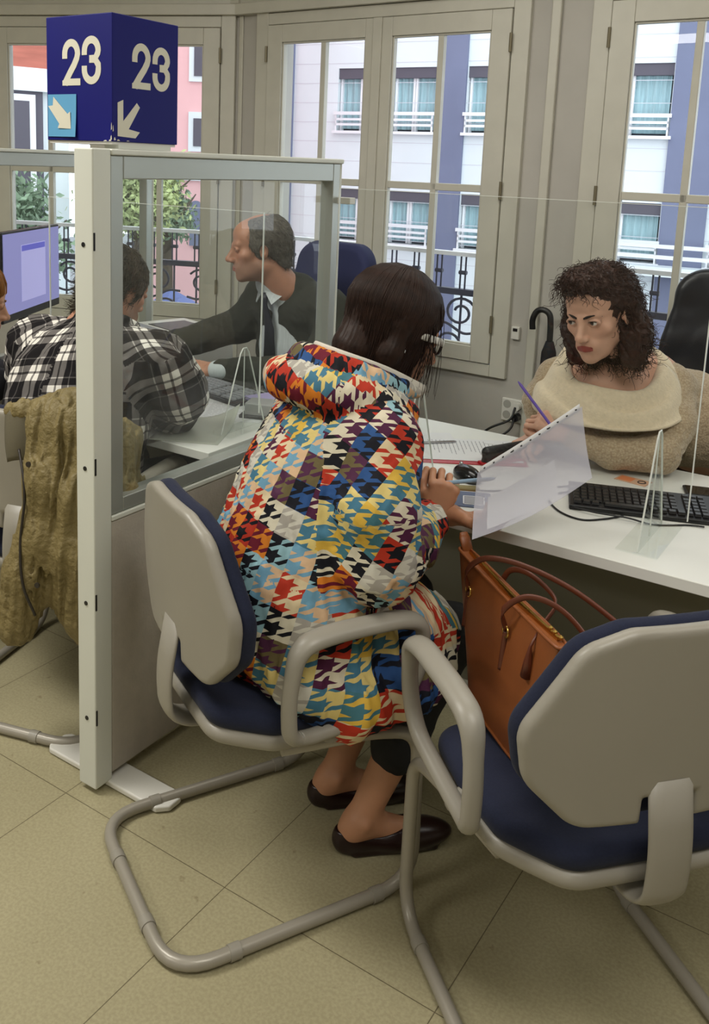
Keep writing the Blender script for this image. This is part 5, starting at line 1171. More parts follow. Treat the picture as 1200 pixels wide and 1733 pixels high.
short_hair('hair', RM, cM, pm, orgM, m_greyhair, True, sc=1.04)
# ================================================================== man in the plaid shirt
orgP = (-1.99, 1.72, 0.0); pp = empty('person', orgP, 0, 'grey haired man in a black and white plaid shirt seen from behind', 'person')
HP = np.array([-2.085, 2.000, 1.150]); RP, cP = head_T(HP, 90, 20, 0)
hs = head_sdf('m', neck=((0, -.02, -.07), (0, -.09, -.18)), nk=.064, lower=-.24, res=.0024); V, F = hs.mesh(2); V = V*1.04; pieces = [(V @ RP.T+cP, F, paint_head(V/1.04, True))]
TPc = np.array([-2.02, 1.76, 0]); hp = math.radians(98); fP = np.array([math.cos(hp), math.sin(hp), 0]); lP = np.array([math.sin(hp), -math.cos(hp), 0]); TP = np.stack([lP, fP, np.array([0, 0, 1.])], 1)
def LPp(x, y, z): return TPc+lP*x+fP*y+np.array([0, 0, z])
s = to_sdf([LPp(-.2, -.1, .5), LPp(.2, .4, 1.1)], .08, .01); s.chain([LPp(0, -.02, .60), LPp(0, .04, .80), LPp(0, .08, .95), LPp(0, .12, 1.0), HP-(0, .08, .09)], [.14, .13, .11, .07, .058], k=.03); V, F = s.mesh(2); pieces.append((V, F, None))
wP = np.array([-2.01, 2.085, .785]); s = to_sdf([wP+(.06, -.06, 0), wP+(-.18, .04, 0)], .06, .003); s.cap(wP+(.04, -.02, 0), wP, .032, .027, k=.01); hand(s, wP, (-1, .1, 0), (0, 0, 1), -1, [(.3, .4, .3)]*4, .04, sc=1.08); V, F = s.mesh(2); pieces.append((V, F, None))
wP2 = np.array([-2.30, 2.05, .80]); s = to_sdf([wP2+(-.06, -.06, 0), wP2+(.16, .06, 0)], .06, .003); s.cap(wP2+(-.04, -.02, 0), wP2, .032, .027, k=.01); hand(s, wP2, (1, .1, 0), (0, 0, 1), 1, [(.3, .4, .3)]*4, .04, sc=1.08); V, F = s.mesh(2); pieces.append((V, F, None))
body_mesh('body', pieces, skinM, pp, orgP); eyes(RP, cP, (0, 1, 0), pp, orgP, False)
s = Sdf((-.42, -.28, .42), (.42, .55, 1.14), .0065)
s.ell((0, -.02, .60), (.215, .185, .20), k=.06); s.ell((0, .02, .80), (.235, .165, .20), k=.08); s.ell((0, .08, .93), (.245, .135, .13), k=.07); s.cap((-.20, .11, .975), (.20, .11, .975), .082, k=.06); s.cap((0, .11, 1.01), (0, .15, 1.045), .085, .070, k=.03)
qe = lambda W: (TP.T @ (np.array(W)-TPc)).tolist()
eP = qe((-1.855, 2.01, .80)); wPl = qe((-1.985, 2.075, .787)); eP2 = qe((-2.40, 1.97, .80)); wPl2 = qe((-2.30, 2.06, .787))
s.chain([(.235, .115, .965), (.265, .16, .88), eP], [.088, .080, .070], k=.03); s.chain([eP, wPl], [.066, .044], k=.02)
s.chain([(-.235, .115, .965), (-.28, .15, .88), eP2], [.088, .080, .070], k=.03); s.chain([eP2, wPl2], [.066, .044], k=.02)
s.chain([(.07, .20, 1.045), (.082, .13, 1.075), (0, .065, 1.085), (-.082, .13, 1.075), (-.07, .20, 1.045)], [.016]*5, k=.012)
def pf(X, Y, Z):
    el = np.exp(-((X-eP[0])**2+(Y-eP[1])**2+(Z-.85)**2)/.012)
    return -.007*(1-np.abs(np_noise(X, Y, Z*.4, 14, 17))*1.5)-.004*(1-np.abs(np_noise(X, Y, Z, 15, 38))*1.5)-.005*el*(1-np.abs(np_noise(X, Y, Z*1.6, 5, 55))*1.5)+.003
s.disp(pf); V, F = s.mesh(2); W = V @ TP.T+TPc; me = np_mesh('plaid_shirt', W-np.array(orgP), F)
cloth_uv(me, V, F, [dict(pts=[(0, -.03, .45), (0, .02, .72), (0, .07, .92)], r=[.2, .2, .17], ref=(0, 1, 0), R=.20, rot=-.14),
    dict(pts=[(-.24, .10, 1.0), (.24, .10, 1.0)], r=[.075, .075], ref=(0, -1, 0), R=.09, rot=.85, bias=-.004),
    dict(pts=[(.235, .115, .965), (.265, .16, .88), eP, wPl], r=[.088, .08, .07, .044], ref=(1, 0, .3), R=.08, rot=.25, bias=-.01),
    dict(pts=[(-.235, .115, .965), (-.28, .15, .88), eP2, wPl2], r=[.088, .08, .07, .044], ref=(-1, 0, .3), R=.08, rot=-.25, bias=-.01)])
link_mesh('plaid_shirt', me, plaid_mat(), pp)
m_jean = mat('dark_trousers', (34, 36, 46), .9); s = to_sdf([LPp(-.2, -.1, .05), LPp(.2, .5, .6)], .1, .009); s.ell(LPp(0, -.02, .575), (.18, .17, .10), R=TP, k=.05)
for g in (-1, 1): s.chain([LPp(g*.09, 0, .57), LPp(g*.12, .42, .53), LPp(g*.12, .40, .09)], [.09, .068, .048], k=.03)
sdf_obj('trousers', s, m_jean, pp, 2, orgP)
for g in (-1, 1):
    q = LPp(g*.12, .45, .045); s = to_sdf([q-fP*.15, q+fP*.15], .07, .006); s.ell(q, (.045, .13, .045), R=TP, k=.01); s.plane((0, 0, .004), (0, 0, -1)); sdf_obj('shoe', s, m_black, pp, 2, orgP)
short_hair('hair', RP, cP, pp, orgP, m_greydark, False, n=5200, seed=8, thick=.012, L=.030, low=-.055, sc=1.04, rad=.0012)
# ================================================================== light haired person at the left edge
orgO = (-2.66, 1.60, 0.0); po = empty('person', orgO, 0, 'golden brown haired person in profile, cut off by the left edge of the photo', 'person')
HO = np.array([-2.520, 1.80, 1.085]); RO, cO = head_T(HO, 62, 14, 0)
hs = head_sdf('f', neck=((0, -.02, -.07), (0, -.07, -.18)), lower=-.24, res=.0022); V, F = hs.mesh(2); pieces = [(V @ RO.T+cO, F, paint_head(V))]
s = to_sdf([(-2.8, 1.5, .5), (-2.5, 1.8, 1.0)], .1, .01); s.chain([(-2.66, 1.60, .60), (-2.63, 1.65, .80), (-2.58, 1.71, .95), HO-(0.03, .05, .09)], [.13, .12, .10, .05], k=.05); V, F = s.mesh(2); pieces.append((V, F, None))
wO = np.array([-2.52, 2.02, .785]); s = to_sdf([wO, wO+(.02, .15, 0)], .06, .003); s.cap(wO-(0, .06, 0), wO, .026, .022, k=.01); hand(s, wO, (.1, 1, 0), (0, 0, 1), -1, [(.3, .4, .3)]*4, .04, sc=.92); V, F = s.mesh(2); pieces.append((V, F, None))
body_mesh('body', pieces, skinO, po, orgO); eyes(RO, cO, (0, 1, -.3), po, orgO, True, m_goldhair)
long_hair('hair', RO, cO, po, orgO, m_goldhair, n=2200, seed=9, zend=-.10, rad=.0012)
m_ocoat = mat('dark_top', (40, 40, 46), .9); s = to_sdf([(-2.9, 1.4, .45), (-2.4, 2.1, 1.0)], .08, .009); s.ell((-2.66, 1.60, .60), (.20, .18, .17), k=.06); s.ell((-2.64, 1.64, .80), (.19, .14, .18), k=.07); s.cap((-2.74, 1.76, .95), (-2.46, 1.64, .95), .065, k=.05)
s.chain([(-2.45, 1.65, .94), (-2.45, 1.80, .82), (-2.51, 1.97, .79)], [.065, .055, .042], k=.03); s.chain([(-2.75, 1.76, .94), (-2.78, 1.9, .82), (-2.70, 2.02, .79)], [.065, .055, .042], k=.03); sdf_obj('jumper', s, m_ocoat, po, 2, orgO)
s = to_sdf([(-2.8, 1.5, .05), (-2.4, 2.1, .6)], .1, .009)
for g in (-1, 1): s.chain([(-2.66+g*.09, 1.62, .57), (-2.60+g*.09, 1.98, .53), (-2.60+g*.09, 1.98, .06)], [.09, .065, .05], k=.03)
sdf_obj('trousers', s, m_jean, po, 2, orgO)
chair4 = copy_tree(vc); place(chair4, -2.68, 1.56, 72, 'grey armchair under the golden haired person at the far left')
# ================================================================== seats behind the desks
def office_chair(x, y, ang, m, label, w=.23, z0=.50, z1=1.24, high=False):
    root = empty('office_chair', (x, y, 0), math.radians(ang-90), label, 'chair', None)
    s = Sdf((-.33, -.38, z0-.04), (.33, -.08, z1+.05), .007); hz = (z1-z0)/2; zc = (z0+z1)/2
    ol = [(-w+.10, z0+.10), (w-.10, z0+.10), (w-.085, zc), (w-.125, z1-.10), (-w+.125, z1-.10), (-w+.085, zc)]
    def fn(X, Y, Z):
        d2 = sd_poly(X, Z, ol)-.10+.03; dy = np.abs(Y+.235+.06*(Z-z0)-.5*X*X)-.045+.03
        return np.minimum(np.maximum(d2, dy), 0)+np.sqrt(np.maximum(d2, 0)**2+np.maximum(dy, 0)**2)-.03
    s.comb(s.lo+.04, s.lo+s.n*s.res-.04, fn, .001, '+')
    if high: s.disp(lambda X, Y, Z: .003*np.cos((Z-z0)*34)+.002*np_noise(X, Y, Z, 3, 22))
    sdf_obj('backrest', s, m, root, 2)
    s = Sdf((-.30, -.28, .40), (.30, .30, .55), .008); s.box((0, .0, .475), (.245, .235, .045), r=.04); sdf_obj('seat', s, m, root, 2)
    mb = MB(); mb.tube([(0, 0, .08), (0, 0, .43)], .028, seg=16); mb.build('gas_column', m_black, root, auto=40)
    mb = MB(); mb.tube(fillet([(0, .0, .425), (0, -.20, .425), (0, -.30, .50), (0, -.29, .66)], .06), .012, ry=.035, seg=10, upv=(1, 0, 0)); mb.build('back_bracket', m_black, root, smooth=True)
    for g in (-1, 1):
        mb = MB(); mb.tube(fillet([(g*.24, .10, .45), (g*.30, .10, .47), (g*.30, .08, .66), (g*.30, -.14, .67)], .04), .018, seg=10); mb.build('armrest', m_black, root, smooth=True)
    for k in range(5):
        a = k*2*PI/5+.3; mb = MB(); mb.tube([(.02*math.cos(a), .02*math.sin(a), .11), (.30*math.cos(a), .30*math.sin(a), .075)], [.024, .015], seg=8); leg = mb.build('leg', m_black, root, auto=40)
        mb = MB(); c = (.30*math.cos(a), .30*math.sin(a), .028); mb.tube([(c[0]-.02*math.sin(a), c[1]+.02*math.cos(a), .028), (c[0]+.02*math.sin(a), c[1]-.02*math.cos(a), .028)], .0275, seg=14); mb.build('castor', m_black, leg, auto=40)
    return root
office_chair(-2.09, 2.96, 262, m_navyc, 'navy blue office chair behind the man in the suit', w=.22, z0=.60, z1=1.235)
office_chair(-.53, 3.22, 262, m_leather, 'black leather high backed office chair behind the woman in beige', w=.29, z0=.52, z1=1.235, high=True)
# ================================================================== handbag on the empty chair
A2 = math.radians(138.9); D2 = np.array([math.cos(A2), math.sin(A2), 0]); P2 = np.array([math.sin(A2), -math.cos(A2), 0]); O2 = np.array([-.374, 1.526, 0.])
def L2(x, y, z): return O2+P2*x+D2*y+np.array([0, 0, z])
m_tan = mat('tan_leather', (132, 74, 36), .42, noise=.06, nscale=18, bump=.25, bscale=420, bdist=.0008); m_brown = mat('dark_brown_strap', (92, 44, 26), .4); m_zip = mat('zip_tape', (84, 58, 34), .6)
ob = tuple(L2(-.06, .17, .486)); bag = empty('handbag', ob, 0, 'tan leather tote handbag standing on the empty chair', 'handbag'); sb = tuple(-v for v in ob)
def bagpt(t, h, off=0.0):
    """t around the section 0..1, h height 0..1"""
    yb0, yb1 = .310, .045; yt0, yt1 = .425, .005
    ym, yl = ((yb0+yb1)/2*(1-h)+(yt0+yt1)/2*h), ((yb0-yb1)/2*(1-h)+(yt0-yt1)/2*h)+off
    th = (.062*(1-h)**.8+.013)+off; xm = -.058+(-.092+.058)*h; a = t*2*PI; c, s_ = math.cos(a), math.sin(a); e = .35
    y = ym+yl*math.copysign(abs(c)**e, c); x = xm+th*math.copysign(abs(s_)**e, s_)+.006*math.sin((y-.1)*14)*h
    z = .489+(.258+.02*((y-ym)/yl)**2*0)*h+(-.012*math.cos((y-ym)/max(yl, .01)*PI)*h*.5)+(.012*(ym-y)/yl if False else 0)
    return tuple(L2(x, y, z))
mb = MB(); n = 64; rows = [0, .015, .05, .2, .4, .6, .8, .93, 1.0]; vs = []
for h in rows: vs += [bagpt(k/n, h, -.008 if h == 0 else (.001 if h == 1 else 0)) for k in range(n)]
fs = [(i*n+k, i*n+(k+1) % n, (i+1)*n+(k+1) % n, (i+1)*n+k) for i in range(len(rows)-1) for k in range(n)]+[tuple(range(n-1, -1, -1)), tuple((len(rows)-1)*n+k for k in range(n))]
mb.add(vs, fs); mb.build('bag_body', m_tan, bag, shift=sb, auto=50)
mb = MB(); mb.tube([bagpt(k/n, 1.0, .0012) for k in range(n)], .0035, closed=True, seg=6); mb.build('rim_piping', m_tan, bag, shift=sb, smooth=True)
mb = MB(); mb.tube([bagpt(k/n, .012, .001) for k in range(n)], .003, closed=True, seg=6); mb.build('base_piping', m_tan, bag, shift=sb, smooth=True)
mb = MB(); mb.tube([L2(-.092, .40, .752), L2(-.092, .2, .747), L2(-.092, .03, .752)], .0035, ry=.009, seg=8, upv=(0, 0, 1)); mb.build('zip', m_gold, bag, shift=sb)
mb = MB(); mb.tube([L2(-.092, .410, .750), L2(-.092, .432, .772), L2(-.092, .440, .782)], [.012, .013, .009], ry=.004, seg=10, upv=tuple(D2)); mb.build('zip_end_tab', m_tan, bag, shift=sb, smooth=True)
def ring(y, z, x=-.128):
    c = L2(x, y, z); mb = MB(); mb.tube([c+D2*.011*math.cos(t)+np.array([0, 0, .011*math.sin(t)]) for t in np.linspace(0, 2*PI, 17)[:-1]], .0024, closed=True, seg=6); return mb.build('strap_ring', m_gold, bag, shift=sb, smooth=True)
def strap(name, pts, w=.006, th=.0025, m=m_brown): mb = MB(); mb.tube(spline(pts, 8), th, ry=w, seg=8, upv=(0, 0, 1) if name == 'handle' else None); return mb.build(name, m, bag, shift=sb, smooth=True)
for y in (.345, .175):
    ring(y, .695, -.113-.004); strap('strap_tail', [L2(-.117, y, .695), L2(-.119, y+.002, .66), L2(-.121, y+.003, .615)], .005, .0015)
strap('handle', [L2(-.117, .345, .698), L2(-.13, .332, .745), L2(-.11, .29, .79), L2(-.06, .22, .80), L2(.0, .12, .785), L2(.06, .00, .74), L2(.10, -.06, .70)])
strap('handle', [L2(-.117, .175, .698), L2(-.13, .165, .745), L2(-.10, .13, .785), L2(-.06, .08, .78), L2(-.03, .03, .74), L2(-.02, .0, .69)])
strap('handle', [L2(-.072, .30, .72), L2(-.06, .28, .765), L2(-.04, .23, .775), L2(-.02, .17, .75), L2(-.06, .14, .72)])
for y in (.27, .11): ring(y, .725, -.070)
mb = MB(); mb.tube([L2(-.108, .075, .745), L2(-.122, .072, .72), L2(-.122, .075, .69), L2(-.122, .078, .66)], [.002, .003, .008, .011], seg=8); mb.build('tassel', m_brown, bag, shift=sb, smooth=True)
for y in (.045, .025, .06): mb = MB(); mb.lathe([(.001, -.005), (.005, -.002), (.005, .002), (.001, .005)], tuple(L2(-.092, y, .760)), 10); mb.build('stud', m_gold, bag, shift=sb)
# ================================================================== olive jacket over the left chair
m_olive = mat('olive_nylon', (122, 108, 68), .62, noise=.08, nscale=14, bump=.9, bscale=48, bdist=.010); m_rib = mat('grey_green_lining', (98, 92, 74), .9, bump=.4, bscale=200); m_zipd = mat('dark_zip', (44, 38, 32), .5)
A3 = math.radians(106); D3 = np.array([math.cos(A3), math.sin(A3), 0]); P3 = np.array([math.sin(A3), -math.cos(A3), 0]); O3 = np.array([-2.00, 1.685, 0.]); T3 = np.stack([P3, D3, np.array([0, 0, 1.])], 1)
def L3(x, y, z): return O3+P3*x+D3*y+np.array([0, 0, z])
oj = tuple(L3(.2, -.2, .9)); jk = empty('jacket', oj, 0, 'olive green padded jacket draped over the back of the left chair', 'jacket')
s = Sdf((-.10, -.40, .22), (.46, .05, 1.00), .0055)
s.chain([(.12, -.225, .905), (.20, -.215, .915), (.265, -.20, .875), (.30, -.19, .80)], [.035, .045, .045, .05], k=.04)
s.box((.215, -.250, .66), (.105, .036, .25), r=.034, k=.05); s.chain([(.17, -.24, .89), (.165, -.27, .75), (.155, -.275, .60), (.165, -.265, .48)], [.048, .050, .050, .045], k=.05)
s.chain([(.255, -.23, .86), (.265, -.265, .72), (.26, -.27, .58), (.245, -.26, .40)], [.055, .06, .062, .05], k=.04)
s.chain([(.30, -.20, .84), (.325, -.235, .72), (.315, -.24, .55)], [.05, .05, .05], k=.04)
s.chain([(.135, -.275, .64), (.11, -.30, .50), (.085, -.305, .36)], [.045, .052, .050], k=.02); s.chain([(.26, -.255, .50), (.275, -.25, .38), (.28, -.24, .27)], [.055, .045, .035], k=.03)
s.chain([(.22, -.12, .88), (.26, -.07, .80), (.27, -.06, .66)], [.035, .04, .045], k=.05)
s.chain([(.10, -.228, .90), (.06, -.225, .905), (.02, -.225, .900)], [.022, .020, .016], k=.02)
def jf(X, Y, Z):
    v = 1-np.abs(np_noise(X*1.6, Y*1.2, Z*.25, 21, 26))*1.6; h = 1-np.abs(np_noise(X*.5, Y*.5, Z*1.8, 22, 46))*1.6; q = np.abs(np.sin(Z*120+4*np_noise(X, Y, Z, 2, 14)))
    return -.011*v-.0025*h*np.clip((.62-Z)/.15, .25, 1)+.004
s.disp(jf); V, F = s.mesh(2); link_mesh('jacket_body', np_mesh('jacket_body', V @ T3.T+O3-np.array(oj), F), m_olive, jk)
so = tuple(-v for v in oj)
mb = MB(); mb.grid(lambda u, v: tuple(L3(.015+.105*u*(1-.25*v)+.015*v, -.238-.018*math.sin(v*2)-.006*math.sin(u*6), .905-.135*v-.05*v*(1-u)*0+.012*math.sin(u*PI)*v)), 10, 10); mb.build('lining', m_rib, jk, shift=so, smooth=True, solid=.006)
mb = MB(); mb.tube(spline([L3(.085, -.285, .82), L3(.120, -.318, .765), L3(.130, -.330, .70), L3(.125, -.342, .60), L3(.140, -.356, .50), L3(.170, -.350, .42)], 8), .0035, seg=6); mb.build('zipper', m_zipd, jk, shift=so, smooth=True)
for (x, y, z) in ((.140, -.322, .80), (.175, -.345, .50)):
    mb = MB(); c = L3(x, y, z); mb.tube([c, c-D3*.004], .007, seg=12); mb.build('press_stud', m_zipd, jk, shift=so)
# ================================================================== things on the desks
m_paper = mat('paper', (222, 222, 224), .7); m_print = mat('print_grey', (150, 150, 156), .8); m_paper2 = mat('paper_purple_edge', (170, 160, 206), .7); m_red = mat('red_plastic', (176, 30, 38), .35)
DZ = .7402
def flat(name, cx, cy, z, w, h, ang, m, label, cat, group=None, th=.0006, lines=0, curl=0.0, mline=None):
    root = empty(name, (cx, cy, z), math.radians(ang), label, cat, group)
    mb = MB(); N_ = 10 if curl else 1
    if curl: mb.grid(lambda u, v: ((u-.5)*w, (v-.5)*h, th+curl*max(0, (u+v-1.35))**2), 14, 14); mb.build('sheet', m, root, solid=th, smooth=True)
    else: mb.box((-w/2, -h/2, 0), (w/2, h/2, th)); mb.build('sheet', m, root)
    if lines:
        r = random.Random(int(abs(cx*1000))); mb = MB()
        for i in range(lines):
            y = h/2-.03-(h-.06)*i/lines; l = w*(.45+.35*r.random()); x = -w/2+.02
            while x < -w/2+l:
                k = .006+.02*r.random(); mb.box((x, y-.0012, th+.0001), (min(x+k, -w/2+l), y+.0012, th+.0003)); x += k+.004
        mb.build('printed_lines', mline or m_print, root)
    return root
flat('paper_sheet', -1.175, 2.36, DZ, .21, .297, 38, m_paper, 'white form lying beneath another sheet nearest the woman in the patterned coat', 'paper', 'papers on the main desk', lines=16)
flat('folder', -1.055, 2.395, DZ+.0006, .225, .31, -58, m_red, 'red edged folder under the white form on the main desk', 'folder', None, th=.0020)
flat('paper_sheet', -1.065, 2.41, DZ+.0032, .21, .297, -58, m_paper, 'white printed form on top of the red folder', 'paper', 'papers on the main desk', lines=20)
flat('note_slip', -1.03, 2.52, DZ+.0042, .05, .028, 20, m_paper, 'small white slip with a clip at the corner of the printed form', 'paper')
# pen on the form
mb = MB(); mb.tube([(-.07, 0, 0), (.062, 0, 0), (.07, 0, 0)], [.0038, .0038, .0008], seg=10); o = mb.build('pen', m_silver, auto=40); o.location = (-1.165, 2.40, DZ+.0078); o.rotation_euler = (0, 0, math.radians(48)); tag(o, 'grey pen lying across the papers beside the patterned coat', 'pen')
# keyboards
m_key = mat('keycap_black', (30, 30, 32), .35); m_keylt = mat('keycap_grey', (150, 152, 158), .5); m_base = mat('keyboard_black', (18, 18, 20), .4)
def keyboard(x, y, ang, label, mk, mbase, w=.44, d=.150):
    root = empty('keyboard', (x, y, DZ), math.radians(ang), label, 'keyboard', 'computer keyboards')
    s = MB(); s.prism([(-d/2, 0), (d/2, 0), (d/2, .024), (-d/2, .012)], lambda u, v, h: (h, u, v), -w/2, w/2); s.build('case', mbase, root, bevel=.003)
    kw = .0176
    def key(cx, row, wd=.0162):
        yy = -d/2+.020+row*.0188+(.006 if row == 5 else 0); z = .0130+(yy+d/2)/d*.012
        k = MB(); a = wd/2; b = .0078
        k.add([(cx-a, yy-b, z), (cx+a, yy-b, z), (cx+a, yy+b, z+.001), (cx-a, yy+b, z+.001), (cx-a+.002, yy-b+.002, z+.006), (cx+a-.002, yy-b+.002, z+.006), (cx+a-.002, yy+b-.001, z+.007), (cx-a+.002, yy+b-.001, z+.007)], [(4, 5, 6, 7), (0, 1, 5, 4), (1, 2, 6, 5), (2, 3, 7, 6), (3, 0, 4, 7)])
        return k
    cnt = 0; rest = MB()
    for row in range(6):
        x0 = -w/2+.018
        cols = [(x0+i*kw, .0162) for i in range(14)]+[(x0+.262+i*kw, .0162) for i in range(3)]+[(x0+.330+i*kw, .0162) for i in range(4)]
        if row == 0: cols = [(x0+.002+i*.021, .019) for i in range(3)]+[(x0+.115, .10)]+[(x0+.180+i*.021, .019) for i in range(4)]+cols[14:]
        for cx, wd in cols:
            k = key(cx, row, wd)
            if cnt < 100: k.build('key', mk, root)
            else: rest.add(k.v, k.f)
            cnt += 1
    o = rest.build('key_rows', mk, root); o['kind'] = 'stuff'
    return root
kb = keyboard(-.485, 2.285, 20, 'black computer keyboard on the desk in front of the woman in beige', m_key, m_base)
keyboard(-2.07, 2.455, -12, 'grey keyed keyboard behind glass by the suited man', m_keylt, m_base)
# mice
def mouse(x, y, ang, label):
    s = Sdf((-.04, -.065, -.005), (.04, .065, .045), .0018); s.ell((0, -.005, .010), (.030, .055, .026), k=.01); s.plane((0, 0, .001), (0, 0, -1)); s.cap((0, .02, .034), (0, .055, .022), .0006, k=.002, mode='-')
    root = empty('computer_mouse', (x, y, DZ), math.radians(ang), label, 'mouse', 'computer mice'); sdf_obj('shell', s, mat('glossy_black', (16, 16, 18), .15), root, 2)
    mb = MB(); mb.tube([(-.003, .030, .031), (.003, .030, .031)], .006, seg=10); mb.build('wheel', m_silver, root, smooth=True); return root
mouse(-.962, 2.185, 55, 'glossy black mouse beside the blue leaflet'); mouse(-1.905, 2.585, 70, 'dark mouse behind glass beside the grey keyed keyboard')
# leaflet with printed square, stapler with red case, identity card, phone
m_bluecard = mat('slate_blue_print', (86, 96, 122), .6)
lf = flat('leaflet', -.905, 2.03, DZ, .15, .105, 25, m_bluecard, 'slate blue leaflet near the desk edge by the seated woman', 'leaflet', None, th=.003)
mb = MB(); mb.box((.01, -.035, .0031), (.055, .015, .0036)); q = mb.build('printed_square', m_print, lf); mb = MB()
for a in ((.006, -.04, .059, -.037), (.006, .017, .059, .020), (.006, -.04, .009, .02), (.056, -.04, .059, .02)): mb.box((a[0], a[1], .0036), (a[2], a[3], .004))
mb.build('white_border', m_paper, lf)
root = empty('stapler', (-.935, 2.385, DZ), math.radians(62), 'black stapler with a red base under the hand of the woman in beige', 'stapler')
s = Sdf((-.09, -.03, -.005), (.09, .03, .07), .002); s.cap((-.065, 0, .035), (.06, 0, .042), .017, .014, k=.01); s.cap((-.07, 0, .012), (-.05, 0, .03), .012, k=.01); sdf_obj('arm', s, m_black, root, 2)
mb = MB(); mb.box((-.085, -.019, 0), (.10, .019, .010)); mb.build('base', m_red, root, bevel=.004)
m_peach = mat('peach_card', (214, 174, 146), .5); cd = flat('identity_card', -.600, 2.462, DZ, .086, .050, -8, m_peach, 'peach identity card lying above the black keyboard', 'card', None, th=.0012)
mb = MB(); mb.tube([(.024+.010*math.cos(t), .011*math.sin(t), .0015) for t in np.linspace(0, 2*PI, 17)[:-1]], .0016, closed=True, seg=6); mb.build('printed_ring', m_black, cd)
mb = MB(); mb.box((-.038, -.018, .0012), (.0, .018, .0015)); mb.build('printed_panel', mat('orange_print', (226, 140, 92), .6), cd)
root = empty('mobile_phone', (-.398, 2.485, DZ), math.radians(-70), 'black mobile phone at the right end of the desk', 'phone'); mb = MB(); mb.box((-.037, -.075, 0), (.037, .075, .009)); mb.build('case', m_black, root, bevel=.004); mb = MB(); mb.box((-.033, -.069, .009), (.033, .069, .0094)); mb.build('screen', mat('phone_glass', (10, 10, 12), .05), root)
# cables
def cable(pts, r, label, m=m_base, name='cable'):
    P = spline(pts, 10); mb = MB(); mb.tube(P, r, seg=8); o = mb.build(name, m, smooth=True); tag(o, label, 'cable'); return o
cable([(-.70, 2.26, DZ+.004), (-.735, 2.19, DZ+.0025), (-.685, 2.11, DZ+.0025), (-.62, 2.085, DZ+.0025), (-.575, 2.125, DZ+.0025), (-.545, 2.175, DZ+.0025)], .0024, 'thin black cable looping out in front of the keyboard on the left')
cable([(-.66, 2.142, DZ+.0075), (-.60, 2.140, DZ+.0075), (-.53, 2.155, DZ+.0075), (-.47, 2.165, DZ+.0025), (-.405, 2.215, DZ+.0025), (-.37, 2.225, DZ+.004)], .0022, 'thin black cable crossing below the keyboard to the screen edge')
cable([(-.985, 2.148, DZ+.0025), (-.995, 2.125, DZ+.0025), (-.955, 2.105, DZ+.0055), (-.90, 2.10, DZ+.0065), (-.865, 2.13, DZ+.0030), (-.80, 2.20, DZ+.0025), (-.72, 2.30, DZ+.0025)], .0022, 'black mouse cable running over the slate blue leaflet')
# folder sleeve with punched strip held out over the desk edge
m_sleeve = N('clear_sleeve'); t_ = m_sleeve.n('ShaderNodeBsdfTransparent'); d_ = m_sleeve.n('ShaderNodeBsdfPrincipled'); d_.inputs['Base Color'].default_value = (*lin((218, 218, 232)), 1); d_.inputs['Roughness'].default_value = .25
mx = m_sleeve.n('ShaderNodeMixShader'); mx.inputs[0].default_value = .42; m_sleeve.set(mx.inputs[1], t_.outputs[0]); m_sleeve.set(mx.inputs[2], d_.outputs[0]); m_sleeve.set(m_sleeve.out.inputs[0], mx.outputs[0]); m_sleeve.t.nodes.remove(m_sleeve.b); m_sleeve = m_sleeve.m
TL, TR, BL, BR = np.array([-.768, 1.804, .900]), np.array([-.622, 2.028, 1.030]), np.array([-.728, 1.705, .789]), np.array([-.575, 1.995, .880])
nf = np.cross(TR-TL, BL-TL); nf /= np.linalg.norm(nf)
def fs_(u, v, o=0.0):
    p = (TL*(1-u)+TR*u)*(1-v)+(BL*(1-u)+BR*u)*v
    return p+nf*(o+.022*math.sin(PI*v)*(1-.5*u)+.010*math.sin(PI*u))+np.array([0, 0, -.012*math.sin(PI*u)*v])
of = tuple((TL+BR)/2); fd_ = empty('document_sleeve', of, 0, 'transparent punched plastic sleeve with papers held in the hand of the seated woman', 'folder'); sf = tuple(-v for v in of)
mb = MB(); mb.grid(lambda u, v: tuple(fs_(u, v, .0009)), 20, 14); mb.build('front_film', m_sleeve, fd_, shift=sf, smooth=True)
mb = MB(); mb.grid(lambda u, v: tuple(fs_(u, v, -.0009)), 20, 14); mb.build('back_film', m_sleeve, fd_, shift=sf, smooth=True)
mb = MB(); mb.grid(lambda u, v: tuple(fs_(.02+.96*u, -.055+.085*v, .0)), 20, 2); st = mb.build('punched_strip', m_paper, fd_, shift=sf, solid=.0008, smooth=True)
for i in range(11):
    u = .06+.088*i; c = np.array(fs_(u, -.015, .0)); e = (TR-TL)/np.linalg.norm(TR-TL); f = np.cross(nf, e); w = .0055 if i in (3, 7) else .0028
    mb = MB(); mb.add([tuple(c+sg*nf*.0008+e*w*math.cos(t)+f*.0026*math.sin(t)) for sg in (-1, 1) for t in np.linspace(0, 2*PI, 13)[:-1]], [tuple(range(11, -1, -1)), tuple(range(12, 24))]+[(k, (k+1) % 12, 12+(k+1) % 12, 12+k) for k in range(12)]); mb.build('punched_hole', m_black, st, shift=sf)
mb = MB(); mb.grid(lambda u, v: tuple(fs_(.12+.60*u, .42+.50*v, .0)), 14, 8); mb.build('paper', m_paper, fd_, shift=sf, smooth=True)
